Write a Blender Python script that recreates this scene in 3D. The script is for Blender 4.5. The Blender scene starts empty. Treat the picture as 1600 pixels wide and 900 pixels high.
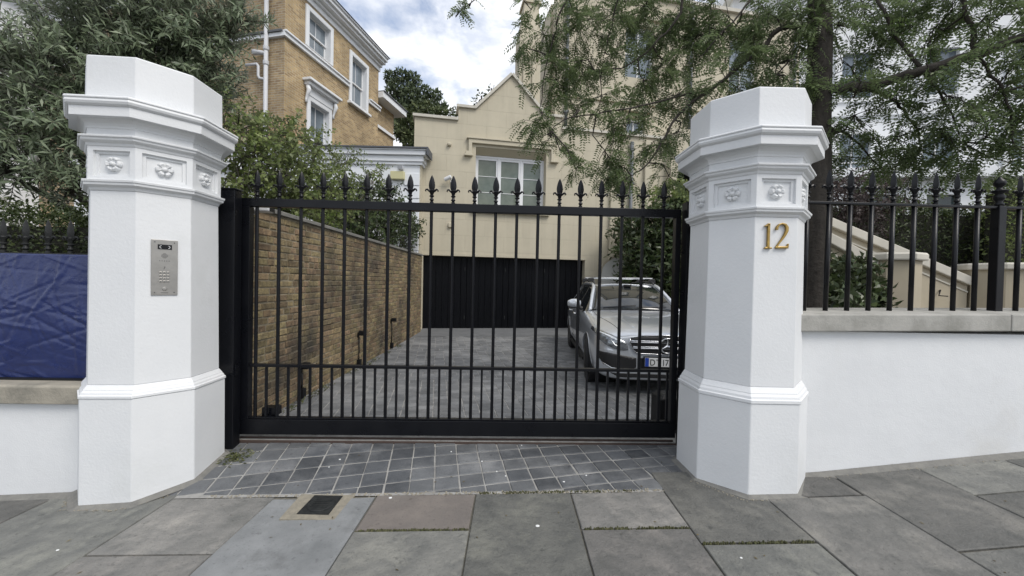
import bpy, bmesh, math, random
import numpy as np
from mathutils import Vector, Matrix
from mathutils.geometry import tessellate_polygon
from mathutils.bvhtree import BVHTree

random.seed(7)
rng = np.random.default_rng(11)
scene = bpy.context.scene
C = scene.collection
R = math.radians

# ------------------------------------------------------------------ camera
FPX, PITCH, ROLL, EYE = 600.0, math.atan(10 / 600.0), 0.021, 1.45
cam_d = bpy.data.cameras.new('camera')
cam_d.sensor_width = 36.0
cam_d.lens = FPX / 1600 * 36.0
cam_d.clip_start = 0.05
cam_d.clip_end = 2000
cam = bpy.data.objects.new('camera', cam_d)
C.objects.link(cam)
cr, sr, cp, sp = math.cos(ROLL), math.sin(ROLL), math.cos(PITCH), math.sin(PITCH)
fwd = Vector((0, cp, -sp)); up0 = Vector((0, sp, cp)); rt0 = Vector((1, 0, 0))
rt = cr * rt0 + sr * up0
upv = -sr * rt0 + cr * up0
mw = Matrix((rt, upv, -fwd)).transposed().to_4x4()
mw.translation = Vector((0, 0, EYE))
cam.matrix_world = mw
scene.camera = cam

# ------------------------------------------------------------------ sky and sun
SUN_EL, SUN_AZ = R(50), R(132)     # azimuth clockwise from +Y: behind thin cloud, to the right of and behind the camera
world = bpy.data.worlds.new('World')
scene.world = world
world.use_nodes = True
nt = world.node_tree
nt.nodes.clear()
def N(tree, typ, **kw):
    n = tree.nodes.new(typ)
    for k, v in kw.items():
        if k.startswith('i_'):
            key = k[2:]
            n.inputs[int(key) if key.isdigit() else key.replace('_', ' ')].default_value = v
        else:
            setattr(n, k, v)
    return n
out = N(nt, 'ShaderNodeOutputWorld')
bg = N(nt, 'ShaderNodeBackground'); bg.inputs['Strength'].default_value = 0.13
sky = N(nt, 'ShaderNodeTexSky', sky_type='NISHITA', sun_disc=False, sun_elevation=SUN_EL, sun_rotation=SUN_AZ)
sky.air_density = 1.0; sky.dust_density = 1.2; sky.ozone_density = 1.5
tc = N(nt, 'ShaderNodeTexCoord')
sep = N(nt, 'ShaderNodeSeparateXYZ')
nt.links.new(tc.outputs['Generated'], sep.inputs[0])
mx = N(nt, 'ShaderNodeMath', operation='MAXIMUM', i_1=0.0)
nt.links.new(sep.outputs['Z'], mx.inputs[0])
adz = N(nt, 'ShaderNodeMath', operation='ADD', i_1=0.22)
nt.links.new(mx.outputs[0], adz.inputs[0])
dx = N(nt, 'ShaderNodeMath', operation='DIVIDE'); dy = N(nt, 'ShaderNodeMath', operation='DIVIDE')
nt.links.new(sep.outputs['X'], dx.inputs[0]); nt.links.new(adz.outputs[0], dx.inputs[1])
nt.links.new(sep.outputs['Y'], dy.inputs[0]); nt.links.new(adz.outputs[0], dy.inputs[1])
comb = N(nt, 'ShaderNodeCombineXYZ', i_Z=0.37)
nt.links.new(dx.outputs[0], comb.inputs[0]); nt.links.new(dy.outputs[0], comb.inputs[1])
n1 = N(nt, 'ShaderNodeTexNoise', i_Scale=3.1, i_Detail=9.0, i_Roughness=0.56, i_Distortion=0.35)
n2 = N(nt, 'ShaderNodeTexNoise', i_Scale=7.5, i_Detail=7.0, i_Roughness=0.55, i_Distortion=0.2)
nt.links.new(comb.outputs[0], n1.inputs['Vector']); nt.links.new(comb.outputs[0], n2.inputs['Vector'])
cov = N(nt, 'ShaderNodeMapRange', i_1=0.31, i_2=0.53)
nt.links.new(n1.outputs['Fac'], cov.inputs[0])
shade = N(nt, 'ShaderNodeMapRange', i_1=0.34, i_2=0.62, i_3=0.0, i_4=1.0)
nt.links.new(n2.outputs['Fac'], shade.inputs[0])
ccol = N(nt, 'ShaderNodeMix', data_type='RGBA')
ccol.inputs[6].default_value = (3.9, 4.2, 4.8, 1); ccol.inputs[7].default_value = (6.4, 6.4, 6.45, 1)
nt.links.new(shade.outputs[0], ccol.inputs[0])
smix = N(nt, 'ShaderNodeMix', data_type='RGBA')
nt.links.new(cov.outputs[0], smix.inputs[0])
nt.links.new(sky.outputs[0], smix.inputs[6]); nt.links.new(ccol.outputs[2], smix.inputs[7])
nt.links.new(smix.outputs[2], bg.inputs['Color'])
nt.links.new(bg.outputs[0], out.inputs[0])

sun_d = bpy.data.lights.new('sun', 'SUN')
sun_d.energy = 1.5; sun_d.angle = R(28); sun_d.color = (1.0, 0.95, 0.88)
sun = bpy.data.objects.new('sun', sun_d); C.objects.link(sun)
sdir = Vector((math.sin(SUN_AZ) * math.cos(SUN_EL), math.cos(SUN_AZ) * math.cos(SUN_EL), math.sin(SUN_EL)))
sun.rotation_euler = sdir.to_track_quat('Z', 'Y').to_euler()
sun.location = sdir * 30

vs = scene.view_settings
vs.view_transform = 'Standard'; vs.look = 'None'; vs.gamma = 1.0; vs.use_curve_mapping = False
vs.exposure = 0.66
scene.render.resolution_x, scene.render.resolution_y = 1024, 576
scene.render.engine = 'CYCLES'

# ------------------------------------------------------------------ helpers
def at(px, py, Y):
    """point at world depth Y seen at that spot of the survey photograph"""
    a = px - 800.0; b = 450.0 - py
    x = cr * a - sr * b; z = sr * a + cr * b
    d = Vector((x, FPX * cp + z * sp, z * cp - FPX * sp))
    d = d / d.y * Y
    return Vector((d.x, Y, d.z + EYE))

def link(o, parent=None):
    C.objects.link(o)
    if parent is not None: o.parent = parent
    return o

def tag(o, label=None, cat=None, group=None, kind=None):
    if label: o['label'] = label
    if cat: o['category'] = cat
    if group: o['group'] = group
    if kind: o['kind'] = kind
    return o

def thing(name, label, cat, loc=(0, 0, 0), rotz=0.0, group=None):
    o = bpy.data.objects.new(name, None)
    o.empty_display_size = 0.1
    C.objects.link(o)
    o.location = loc; o.rotation_euler = (0, 0, rotz)
    return tag(o, label, cat, group)

def wm(o):
    m = Matrix.Identity(4)
    while o is not None:
        m = o.matrix_basis @ m
        o = o.parent
    return m

class MB:
    def __init__(s): s.v = []; s.f = []
    def add(s, vs, fs, M=None):
        n = len(s.v)
        for p in vs:
            p = Vector(p)
            s.v.append(M @ p if M is not None else p)
        for f in fs: s.f.append([i + n for i in f])
        return s
    def box(s, x0, x1, y0, y1, z0, z1, M=None):
        return s.add([(x0,y0,z0),(x1,y0,z0),(x1,y1,z0),(x0,y1,z0),(x0,y0,z1),(x1,y0,z1),(x1,y1,z1),(x0,y1,z1)],
              [(0,3,2,1),(4,5,6,7),(0,1,5,4),(1,2,6,5),(2,3,7,6),(3,0,4,7)], M)
    def cbox(s, x0, x1, y0, y1, z0, z1, c=0.005, M=None):
        """box with chamfered top edges"""
        return s.add([(x0,y0,z0),(x1,y0,z0),(x1,y1,z0),(x0,y1,z0),(x0,y0,z1-c),(x1,y0,z1-c),(x1,y1,z1-c),(x0,y1,z1-c),
               (x0+c,y0+c,z1),(x1-c,y0+c,z1),(x1-c,y1-c,z1),(x0+c,y1-c,z1)],
              [(0,1,5,4),(1,2,6,5),(2,3,7,6),(3,0,4,7),(4,5,9,8),(5,6,10,9),(6,7,11,10),(7,4,8,11),(8,9,10,11),(0,3,2,1)], M)
    def lathe(s, prof, n=16, phase=0.0, M=None, sy=1.0, cap=True):
        vs = []; fs = []
        for r, z in prof:
            for k in range(n):
                a = phase + 2 * math.pi * k / n
                vs.append((r * math.cos(a), r * math.sin(a) * sy, z))
        for j in range(len(prof) - 1):
            for k in range(n):
                k2 = (k + 1) % n
                fs.append((j*n+k, j*n+k2, (j+1)*n+k2, (j+1)*n+k))
        if cap:
            fs.append(list(range(n))[::-1]); fs.append([(len(prof)-1)*n + k for k in range(n)])
        return s.add(vs, fs, M)
    def tube(s, pts, rad, n=6, cap=True):
        pts = [Vector(p) for p in pts]
        if not hasattr(rad, '__len__'): rad = [rad] * len(pts)
        vs = []; fs = []
        prev = None
        for i, p in enumerate(pts):
            t = (pts[min(i+1, len(pts)-1)] - pts[max(i-1, 0)])
            if t.length < 1e-9: t = Vector((0,0,1))
            t.normalize()
            if prev is None:
                ref = Vector((0,0,1)) if abs(t.z) < 0.9 else Vector((1,0,0))
                a = t.cross(ref).normalized()
            else:
                a = (prev - t * prev.dot(t))
                a = a.normalized() if a.length > 1e-6 else t.orthogonal().normalized()
            prev = a
            b = t.cross(a)
            for k in range(n):
                th = 2 * math.pi * k / n
                vs.append(p + (a * math.cos(th) + b * math.sin(th)) * rad[i])
        for i in range(len(pts) - 1):
            for k in range(n):
                k2 = (k + 1) % n
                fs.append((i*n+k, i*n+k2, (i+1)*n+k2, (i+1)*n+k))
        if cap:
            fs.append(list(range(n))[::-1]); fs.append([(len(pts)-1)*n+k for k in range(n)])
        return s.add(vs, fs)
    def plate(s, outline, holes=(), y0=0.0, y1=0.2, M=None):
        """polygon with holes in the xz plane, thick from y0 to y1"""
        loops = [list(outline)] + [list(h) for h in holes]
        flat = [p for l in loops for p in l]
        tris = tessellate_polygon([[Vector((p[0], p[1], 0)) for p in l] for l in loops])
        n = len(flat)
        vs = [(p[0], y0, p[1]) for p in flat] + [(p[0], y1, p[1]) for p in flat]
        fs = []
        for t in tris:
            a, b, c = [flat[i] for i in t]
            ccw = (b[0]-a[0])*(c[1]-a[1]) - (b[1]-a[1])*(c[0]-a[0]) > 0
            t = list(t) if ccw else list(t)[::-1]
            fs.append(t); fs.append([i + n for i in t[::-1]])
        k = 0
        for l in loops:
            m = len(l)
            for i in range(m):
                fs.append((k+i, k+(i+1) % m, n+k+(i+1) % m, n+k+i))
            k += m
        return s.add(vs, fs, M)
    def mesh(s, name, smooth=False, fix=True):
        me = bpy.data.meshes.new(name)
        me.from_pydata([tuple(v) for v in s.v], [], s.f)
        if fix:
            bm = bmesh.new(); bm.from_mesh(me)
            bmesh.ops.recalc_face_normals(bm, faces=bm.faces[:])
            bm.to_mesh(me); bm.free()
        if smooth:
            me.polygons.foreach_set('use_smooth', [True] * len(me.polygons))
        me.update()
        return me

def obj(name, mb, mat, parent=None, smooth=False, world=False, bevel=0.0, angle=None, fix=True):
    me = mb.mesh(name, smooth, fix) if isinstance(mb, MB) else mb
    if world and parent is not None:
        me.transform(wm(parent).inverted())
    if mat is not None and not me.materials: me.materials.append(mat)
    o = bpy.data.objects.new(name, me)
    link(o, parent)
    if bevel:
        b = o.modifiers.new('bevel', 'BEVEL'); b.width = bevel; b.segments = 2; b.limit_method = 'ANGLE'; b.angle_limit = R(35)
        b.harden_normals = False
    if angle is not None:
        sharp_smooth(me, angle)
    return o

def sharp_smooth(me, deg):
    me.polygons.foreach_set('use_smooth', [True] * len(me.polygons))
    try: me.set_sharp_from_angle(angle=R(deg))
    except Exception: pass

def struct(name, mb, mat, **kw):
    return tag(obj(name, mb, mat, **kw), kind='structure')

def copy_tree(o, parent=None):
    c = o.copy(); C.objects.link(c); c.parent = parent
    for ch in list(o.children): copy_tree(ch, c)
    return c

# ------------------------------------------------------------------ materials
def mat(name, col, rough=0.6, col2=None, scale=4.0, spec=0.5, metal=0.0, bump=0.0, bscale=40.0, detail=6.0,
        dirt=None, dscale=1.2, dlo=0.5, dhi=0.7, island=0.0, coat=0.0, stretch=None, hue_isl=0.0, contrast=(0.3, 0.7), rvar=0.0, speck=None, wave=0.0):
    m = bpy.data.materials.new(name); m.use_nodes = True
    t = m.node_tree
    b = t.nodes['Principled BSDF']
    b.inputs['Roughness'].default_value = rough
    b.inputs['Specular IOR Level'].default_value = spec
    b.inputs['Metallic'].default_value = metal
    b.inputs['Coat Weight'].default_value = coat
    b.inputs['Coat Roughness'].default_value = 0.04
    tcn = N(t, 'ShaderNodeTexCoord')
    src = tcn.outputs['Object']
    if stretch:
        mp = N(t, 'ShaderNodeMapping'); mp.inputs['Scale'].default_value = stretch
        t.links.new(src, mp.inputs[0]); src = mp.outputs[0]
    cur = None
    base = N(t, 'ShaderNodeRGB'); base.outputs[0].default_value = (*col, 1); cur = base.outputs[0]
    if col2:
        no = N(t, 'ShaderNodeTexNoise', i_Scale=scale, i_Detail=detail, i_Roughness=0.6)
        t.links.new(src, no.inputs['Vector'])
        mr = N(t, 'ShaderNodeMapRange', i_1=contrast[0], i_2=contrast[1]); t.links.new(no.outputs['Fac'], mr.inputs[0])
        mi = N(t, 'ShaderNodeMix', data_type='RGBA'); t.links.new(mr.outputs[0], mi.inputs[0])
        t.links.new(cur, mi.inputs[6]); mi.inputs[7].default_value = (*col2, 1); cur = mi.outputs[2]
    if dirt:
        no = N(t, 'ShaderNodeTexNoise', i_Scale=dscale, i_Detail=8.0, i_Roughness=0.65)
        t.links.new(src, no.inputs['Vector'])
        mr = N(t, 'ShaderNodeMapRange', i_1=dlo, i_2=dhi); t.links.new(no.outputs['Fac'], mr.inputs[0])
        mi = N(t, 'ShaderNodeMix', data_type='RGBA'); t.links.new(mr.outputs[0], mi.inputs[0])
        t.links.new(cur, mi.inputs[6]); mi.inputs[7].default_value = (*dirt, 1); cur = mi.outputs[2]
    if speck:
        for sc_, lo_, hi_ in ((75.0, .60, .72), (17.0, .63, .74)):
            no = N(t, 'ShaderNodeTexNoise', i_Scale=sc_, i_Detail=4.0, i_Roughness=0.6); t.links.new(src, no.inputs['Vector'])
            mr = N(t, 'ShaderNodeMapRange', i_1=lo_, i_2=hi_, i_4=.75); t.links.new(no.outputs['Fac'], mr.inputs[0])
            mi = N(t, 'ShaderNodeMix', data_type='RGBA'); t.links.new(mr.outputs[0], mi.inputs[0])
            t.links.new(cur, mi.inputs[6]); mi.inputs[7].default_value = (*speck, 1); cur = mi.outputs[2]
    if island or hue_isl:
        g = N(t, 'ShaderNodeNewGeometry'); oi = N(t, 'ShaderNodeObjectInfo')
        ad = N(t, 'ShaderNodeMath', operation='ADD'); t.links.new(g.outputs['Random Per Island'], ad.inputs[0]); t.links.new(oi.outputs['Random'], ad.inputs[1])
        fr = N(t, 'ShaderNodeMath', operation='FRACT'); t.links.new(ad.outputs[0], fr.inputs[0])
        mr = N(t, 'ShaderNodeMapRange', i_3=1 - island, i_4=1 + island); t.links.new(fr.outputs[0], mr.inputs[0])
        hs = N(t, 'ShaderNodeHueSaturation'); t.links.new(cur, hs.inputs['Color']); t.links.new(mr.outputs[0], hs.inputs['Value'])
        if hue_isl:
            m7 = N(t, 'ShaderNodeMath', operation='MULTIPLY', i_1=7.31); t.links.new(fr.outputs[0], m7.inputs[0])
            f7 = N(t, 'ShaderNodeMath', operation='FRACT'); t.links.new(m7.outputs[0], f7.inputs[0])
            mh = N(t, 'ShaderNodeMapRange', i_3=0.5 - hue_isl, i_4=0.5 + hue_isl); t.links.new(f7.outputs[0], mh.inputs[0])
            t.links.new(mh.outputs[0], hs.inputs['Hue'])
        cur = hs.outputs[0]
    t.links.new(cur, b.inputs['Base Color'])
    if rvar:
        no = N(t, 'ShaderNodeTexNoise', i_Scale=scale * 1.7, i_Detail=5.0); t.links.new(src, no.inputs['Vector'])
        mr = N(t, 'ShaderNodeMapRange', i_1=0.3, i_2=0.7, i_3=max(0.02, rough - rvar), i_4=min(1, rough + rvar)); t.links.new(no.outputs['Fac'], mr.inputs[0])
        t.links.new(mr.outputs[0], b.inputs['Roughness'])
    if bump:
        no = N(t, 'ShaderNodeTexNoise', i_Scale=bscale, i_Detail=6.0, i_Roughness=0.6); t.links.new(tcn.outputs['Object'], no.inputs['Vector'])
        bp = N(t, 'ShaderNodeBump', i_Strength=1.0, i_Distance=bump); t.links.new(no.outputs['Fac'], bp.inputs['Height'])
        if wave:
            nw = N(t, 'ShaderNodeTexNoise', i_Scale=4.5, i_Detail=3.0, i_Roughness=0.5); t.links.new(tcn.outputs['Object'], nw.inputs['Vector'])
            bw_ = N(t, 'ShaderNodeBump', i_Strength=1.0, i_Distance=wave); t.links.new(nw.outputs['Fac'], bw_.inputs['Height'])
            t.links.new(bw_.outputs[0], bp.inputs['Normal'])
        t.links.new(bp.outputs[0], b.inputs['Normal'])
    return m

def brick_mat(name, c1, c2, mortar, bw, bh, axis, msize=0.012, bump=0.006, tint=None, rough=0.9, mottle=0.35):
    """laid-up courses too far away to pick apart: axis = which object axis runs along the wall"""
    m = bpy.data.materials.new(name); m.use_nodes = True
    t = m.node_tree; b = t.nodes['Principled BSDF']; b.inputs['Roughness'].default_value = rough
    tcn = N(t, 'ShaderNodeTexCoord'); s = N(t, 'ShaderNodeSeparateXYZ'); t.links.new(tcn.outputs['Object'], s.inputs[0])
    cb = N(t, 'ShaderNodeCombineXYZ'); t.links.new(s.outputs[axis], cb.inputs[0]); t.links.new(s.outputs['Z'], cb.inputs[1])
    br = N(t, 'ShaderNodeTexBrick', i_Scale=1.0, i_Mortar_Size=msize, i_Mortar_Smooth=0.2, i_Bias=0.0, i_Brick_Width=bw, i_Row_Height=bh)
    br.inputs['Color1'].default_value = (*c1, 1); br.inputs['Color2'].default_value = (*c2, 1); br.inputs['Mortar'].default_value = (*mortar, 1)
    t.links.new(cb.outputs[0], br.inputs['Vector'])
    no = N(t, 'ShaderNodeTexNoise', i_Scale=1.1, i_Detail=9.0, i_Roughness=0.7); t.links.new(tcn.outputs['Object'], no.inputs['Vector'])
    mr = N(t, 'ShaderNodeMapRange', i_1=0.3, i_2=0.7, i_3=1 - mottle, i_4=1 + mottle * 0.6); t.links.new(no.outputs['Fac'], mr.inputs[0])
    mp = N(t, 'ShaderNodeMapping'); mp.inputs['Scale'].default_value = (2.6, 2.6, .22); t.links.new(tcn.outputs['Object'], mp.inputs[0])
    ns = N(t, 'ShaderNodeTexNoise', i_Scale=1.3, i_Detail=7.0, i_Roughness=0.65); t.links.new(mp.outputs[0], ns.inputs['Vector'])
    ms_ = N(t, 'ShaderNodeMapRange', i_1=0.42, i_2=0.72, i_3=1.0, i_4=.90); t.links.new(ns.outputs['Fac'], ms_.inputs[0])
    mu = N(t, 'ShaderNodeMath', operation='MULTIPLY'); t.links.new(mr.outputs[0], mu.inputs[0]); t.links.new(ms_.outputs[0], mu.inputs[1])
    hs = N(t, 'ShaderNodeHueSaturation'); t.links.new(br.outputs['Color'], hs.inputs['Color']); t.links.new(mu.outputs[0], hs.inputs['Value'])
    t.links.new(hs.outputs[0], b.inputs['Base Color'])
    inv = N(t, 'ShaderNodeMath', operation='SUBTRACT', i_0=1.0); t.links.new(br.outputs['Fac'], inv.inputs[1])
    bp = N(t, 'ShaderNodeBump', i_Strength=1.0, i_Distance=bump); t.links.new(inv.outputs[0], bp.inputs['Height'])
    t.links.new(bp.outputs[0], b.inputs['Normal'])
    return m

def leaf_mat(name, c1, c2, under=None, rough=0.45, trans=0.25, spec=0.4):
    m = bpy.data.materials.new(name); m.use_nodes = True
    t = m.node_tree; b = t.nodes['Principled BSDF']; b.inputs['Roughness'].default_value = rough
    b.inputs['Specular IOR Level'].default_value = spec
    g = N(t, 'ShaderNodeNewGeometry')
    mi = N(t, 'ShaderNodeMix', data_type='RGBA'); t.links.new(g.outputs['Random Per Island'], mi.inputs[0])
    mi.inputs[6].default_value = (*c1, 1); mi.inputs[7].default_value = (*c2, 1)
    tcn = N(t, 'ShaderNodeTexCoord'); no = N(t, 'ShaderNodeTexNoise', i_Scale=1.6, i_Detail=3.0); t.links.new(tcn.outputs['Object'], no.inputs['Vector'])
    mr = N(t, 'ShaderNodeMapRange', i_1=0.3, i_2=0.7, i_3=0.65, i_4=1.35); t.links.new(no.outputs['Fac'], mr.inputs[0])
    hs = N(t, 'ShaderNodeHueSaturation'); t.links.new(mi.outputs[2], hs.inputs['Color']); t.links.new(mr.outputs[0], hs.inputs['Value'])
    cur = hs.outputs[0]
    if under:
        m2 = N(t, 'ShaderNodeMix', data_type='RGBA'); t.links.new(g.outputs['Backfacing'], m2.inputs[0])
        t.links.new(cur, m2.inputs[6]); m2.inputs[7].default_value = (*under, 1); cur = m2.outputs[2]
    t.links.new(cur, b.inputs['Base Color'])
    tr = N(t, 'ShaderNodeBsdfTranslucent'); t.links.new(cur, tr.inputs['Color'])
    ms = N(t, 'ShaderNodeMixShader', i_Fac=trans)
    t.links.new(b.outputs[0], ms.inputs[1]); t.links.new(tr.outputs[0], ms.inputs[2])
    t.links.new(ms.outputs[0], t.nodes['Material Output'].inputs['Surface'])
    return m

M = {}
M['white'] = mat('white_masonry_paint', (.71, .722, .728), .55, (.655, .67, .68), 2.2, bump=.0015, bscale=55, dirt=(.60, .615, .61), dscale=1.6, dlo=.56, dhi=.82, wave=.003)
M['white_wall'] = mat('white_rough_render', (.715, .728, .735), .7, (.655, .668, .678), 1.5, bump=.0014, bscale=90, dirt=(.58, .58, .565), dscale=1.1, dlo=.56, dhi=.8, wave=.005)
M['white_house'] = mat('white_house_stucco', (.76, .78, .80), .65, (.68, .70, .72), 1.2, bump=.001, bscale=30)
M['black'] = mat('black_gloss_ironwork', (.0045, .005, .007), .33, spec=.28, bump=.0006, bscale=60, rvar=.08)
M['black_matte'] = mat('black_satin', (.006, .0065, .008), .5, spec=.3)
M['iron_weathered'] = mat('weathered_black_iron', (.010, .011, .012), .5, (.028, .030, .029), 30, spec=.3, bump=.001, bscale=80)
M['slab'] = mat('york_stone', (.175, .172, .158), .75, (.098, .100, .094), 6.5, bump=.008, bscale=40, dirt=(.25, .242, .215), dscale=3.2, dlo=.50, dhi=.72, island=.30, hue_isl=.045, speck=(.06, .062, .058), rvar=.14)
M['slab_pink'] = mat('york_stone_brownish', (.195, .172, .152), .8, (.12, .108, .10), 5.0, bump=.004, bscale=30, dirt=(.2, .18, .16), dscale=2.5, dlo=.5, dhi=.7, speck=(.08, .07, .065))
M['slab_pale'] = mat('york_stone_pale', (.245, .253, .255), .72, (.15, .158, .16), 4.0, bump=.003, bscale=26, dirt=(.12, .125, .125), dscale=3.2, dlo=.52, dhi=.7, speck=(.09, .092, .095))
M['joint'] = mat('sandy_joint', (.10, .095, .08), .95, (.17, .16, .13), 20, bump=.004, bscale=120)
M['mortar'] = mat('pale_mortar', (.37, .365, .345), .9, (.20, .195, .185), 9, bump=.002, bscale=120)
M['concrete'] = mat('sandy_concrete', (.30, .27, .21), .9, (.20, .185, .15), 22, bump=.004, bscale=140)
M['fillet'] = mat('grey_cement_fillet', (.21, .205, .185), .9, (.14, .138, .13), 12, bump=.003, bscale=90)
M['sett'] = mat('granite_sett', (.168, .173, .177), .66, (.118, .123, .129), 6.0, bump=.004, bscale=60, dirt=(.26, .262, .262), dscale=1.3, dlo=.45, dhi=.7, island=.2, rvar=.15, speck=(.07, .075, .08))
M['sett_dark'] = mat('dark_granite_sett', (.098, .104, .111), .58, (.058, .063, .07), 7.0, bump=.0035, bscale=60, dirt=(.18, .185, .19), dscale=1.9, dlo=.5, dhi=.72, island=.24, rvar=.15, speck=(.03, .033, .038))
M['sett_mid'] = mat('worn_granite_sett', (.130, .136, .141), .62, (.088, .093, .099), 7.0, bump=.0035, bscale=60, dirt=(.20, .203, .205), dscale=2.2, dlo=.50, dhi=.74, island=.2, rvar=.15, speck=(.045, .048, .053))
M['threshold'] = mat('smooth_dark_threshold', (.16, .165, .17), .75, (.12, .125, .13), 3)
M['rust'] = mat('rusty_steel', (.05, .038, .032), .85, (.06, .035, .028), 25, bump=.002, bscale=90)
M['coping_r'] = mat('weathered_grey_coping', (.40, .39, .36), .85, (.30, .295, .27), 5, bump=.003, bscale=70, dirt=(.24, .235, .21), dscale=2.5, dlo=.5, dhi=.7)
M['coping_l'] = mat('stained_buff_coping', (.36, .33, .27), .9, (.24, .225, .19), 4, bump=.004, bscale=60, dirt=(.16, .155, .13), dscale=2, dlo=.52, dhi=.7)
M['tarp'] = mat('blue_tarpaulin', (.010, .020, .092), .32, (.016, .029, .12), 6, spec=.6, bump=.004, bscale=22, rvar=.1)
M['brass'] = mat('tarnished_brass', (.46, .31, .10), .36, (.28, .19, .07), 30, metal=1.0)
M['steel'] = mat('brushed_steel', (.40, .385, .36), .4, (.32, .31, .29), 14, metal=.85, rvar=.08)
M['steel_dark'] = mat('dark_steel_dot', (.10, .10, .10), .4, metal=.5)
M['cream'] = brick_mat('cream_scored_render', (.50, .455, .348), (.48, .437, .333), (.43, .39, .295), 1.15, .46, 'X', .006, .002, mottle=.08, rough=.8)
M['cream_plain'] = mat('cream_render', (.50, .455, .348), .8, (.46, .418, .32), 1.2, bump=.001, bscale=40)
M['cream_pale'] = mat('pale_cream_coping', (.56, .53, .46), .8, (.47, .45, .39), 3, bump=.001, bscale=50)
M['stone_tan'] = mat('tan_stucco_stair', (.44, .385, .285), .8, (.38, .335, .25), 1.6, bump=.001, bscale=50)
M['house_brick_lit'] = brick_mat('stock_brick_lit', (.52, .375, .19), (.30, .205, .10), (.46, .39, .28), .225, .075, 'X', mottle=.4)  # flank brick, its sunlit warmth put into the colour
M['house_brick_shaded'] = brick_mat('stock_brick_shaded', (.42, .31, .17), (.25, .175, .10), (.40, .345, .26), .225, .075, 'Y', mottle=.4)  # same brick painted darker, the shade of the front put into its colour
M['brick'] = mat('old_stock_brick', (.30, .225, .12), .92, (.13, .098, .06), 19, bump=.007, bscale=45, dirt=(.05, .043, .034), dscale=1.25, dlo=.45, dhi=.68, island=.3, hue_isl=.018)
M['brick_mortar'] = mat('crumbling_lime_mortar', (.30, .26, .185), .95, (.15, .13, .092), 6, bump=.005, bscale=70, dirt=(.07, .058, .045), dscale=.9, dlo=.5, dhi=.7)
M['slate'] = mat('lead_grey', (.07, .075, .085), .6, (.10, .105, .115), 4)
M['glass'] = mat('window_glass', (.03, .045, .045), .04, spec=.6)
M['glass_green'] = mat('window_glass_painted_reflection', (.15, .175, .145), .06, (.09, .115, .09), 3, spec=.6)  # greenish reflections painted into the pane as a lighter mottle
M['glass_pale'] = mat('pale_mottled_window_glass', (.20, .24, .27), .05, (.13, .16, .19), 3, spec=.6)  # pale grey-blue tones mottled into the pane colour
M['pipe'] = mat('grey_painted_pipe', (.50, .51, .53), .5)
M['pipe_dark'] = mat('dark_grey_pipe', (.11, .12, .13), .5)
M['plastic_white'] = mat('white_plastic', (.70, .71, .72), .35)
M['soil'] = mat('soil_and_litter', (.05, .04, .03), .95, (.08, .065, .045), 5, bump=.02, bscale=10)
M['asphalt'] = mat('asphalt', (.05, .05, .052), .85, (.07, .07, .07), 8, bump=.004, bscale=150)
M['bark'] = mat('furrowed_bark', (.032, .028, .024), .95, (.065, .056, .046), 8, bump=.02, bscale=22, stretch=(3, 3, .5))
M['bark_grey'] = mat('grey_twig_bark', (.085, .075, .06), .9, (.05, .045, .04), 12)
M['moss'] = mat('dry_moss', (.045, .052, .02), .95, (.085, .08, .038), 40, island=.4)

# ================================================================== GROUND
PX = [-12, -3.56, -2.6, 1.8, 2.2, 3.8, 12]
PZ = [-.56, -.17, -.12, .035, .05, .22, .95]
def zf(x): return float(np.interp(x, PX, PZ))

g = MB(); g.add([(-400, -400, -.75), (400, -400, -.75), (400, 700, -.75), (-400, 700, -.75)], [(0, 1, 2, 3)])
struct('ground', g, M['soil'], fix=False)

def sheet(xs, y0, y1, dz):
    m = MB()
    for a, b in zip(xs[:-1], xs[1:]):
        m.add([(a, y0, zf(a)+dz), (b, y0, zf(b)+dz), (b, y1, zf(b)+dz), (a, y1, zf(a)+dz)], [(0, 1, 2, 3)])
    return m
allx = sorted(set(PX + [-8, -6, 6, 8]))
pavement = struct('pavement', sheet(allx, -1.35, 2.95, -.014), M['joint'], fix=False)
struct('road', sheet(allx, -9.0, -1.5, -.12), M['asphalt'], fix=False)
kerb = struct('kerb', sheet(allx, -1.50, -1.34, .0), M['coping_r'], fix=False)
km = MB()
for a, b in zip(allx[:-1], allx[1:]):
    km.add([(a, -1.5, zf(a)), (b, -1.5, zf(b)), (b, -1.5, zf(b)-.2), (a, -1.5, zf(a)-.2)], [(0, 1, 2, 3)])
obj('kerb_face', km, M['coping_r'], kerb, fix=False)

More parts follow.
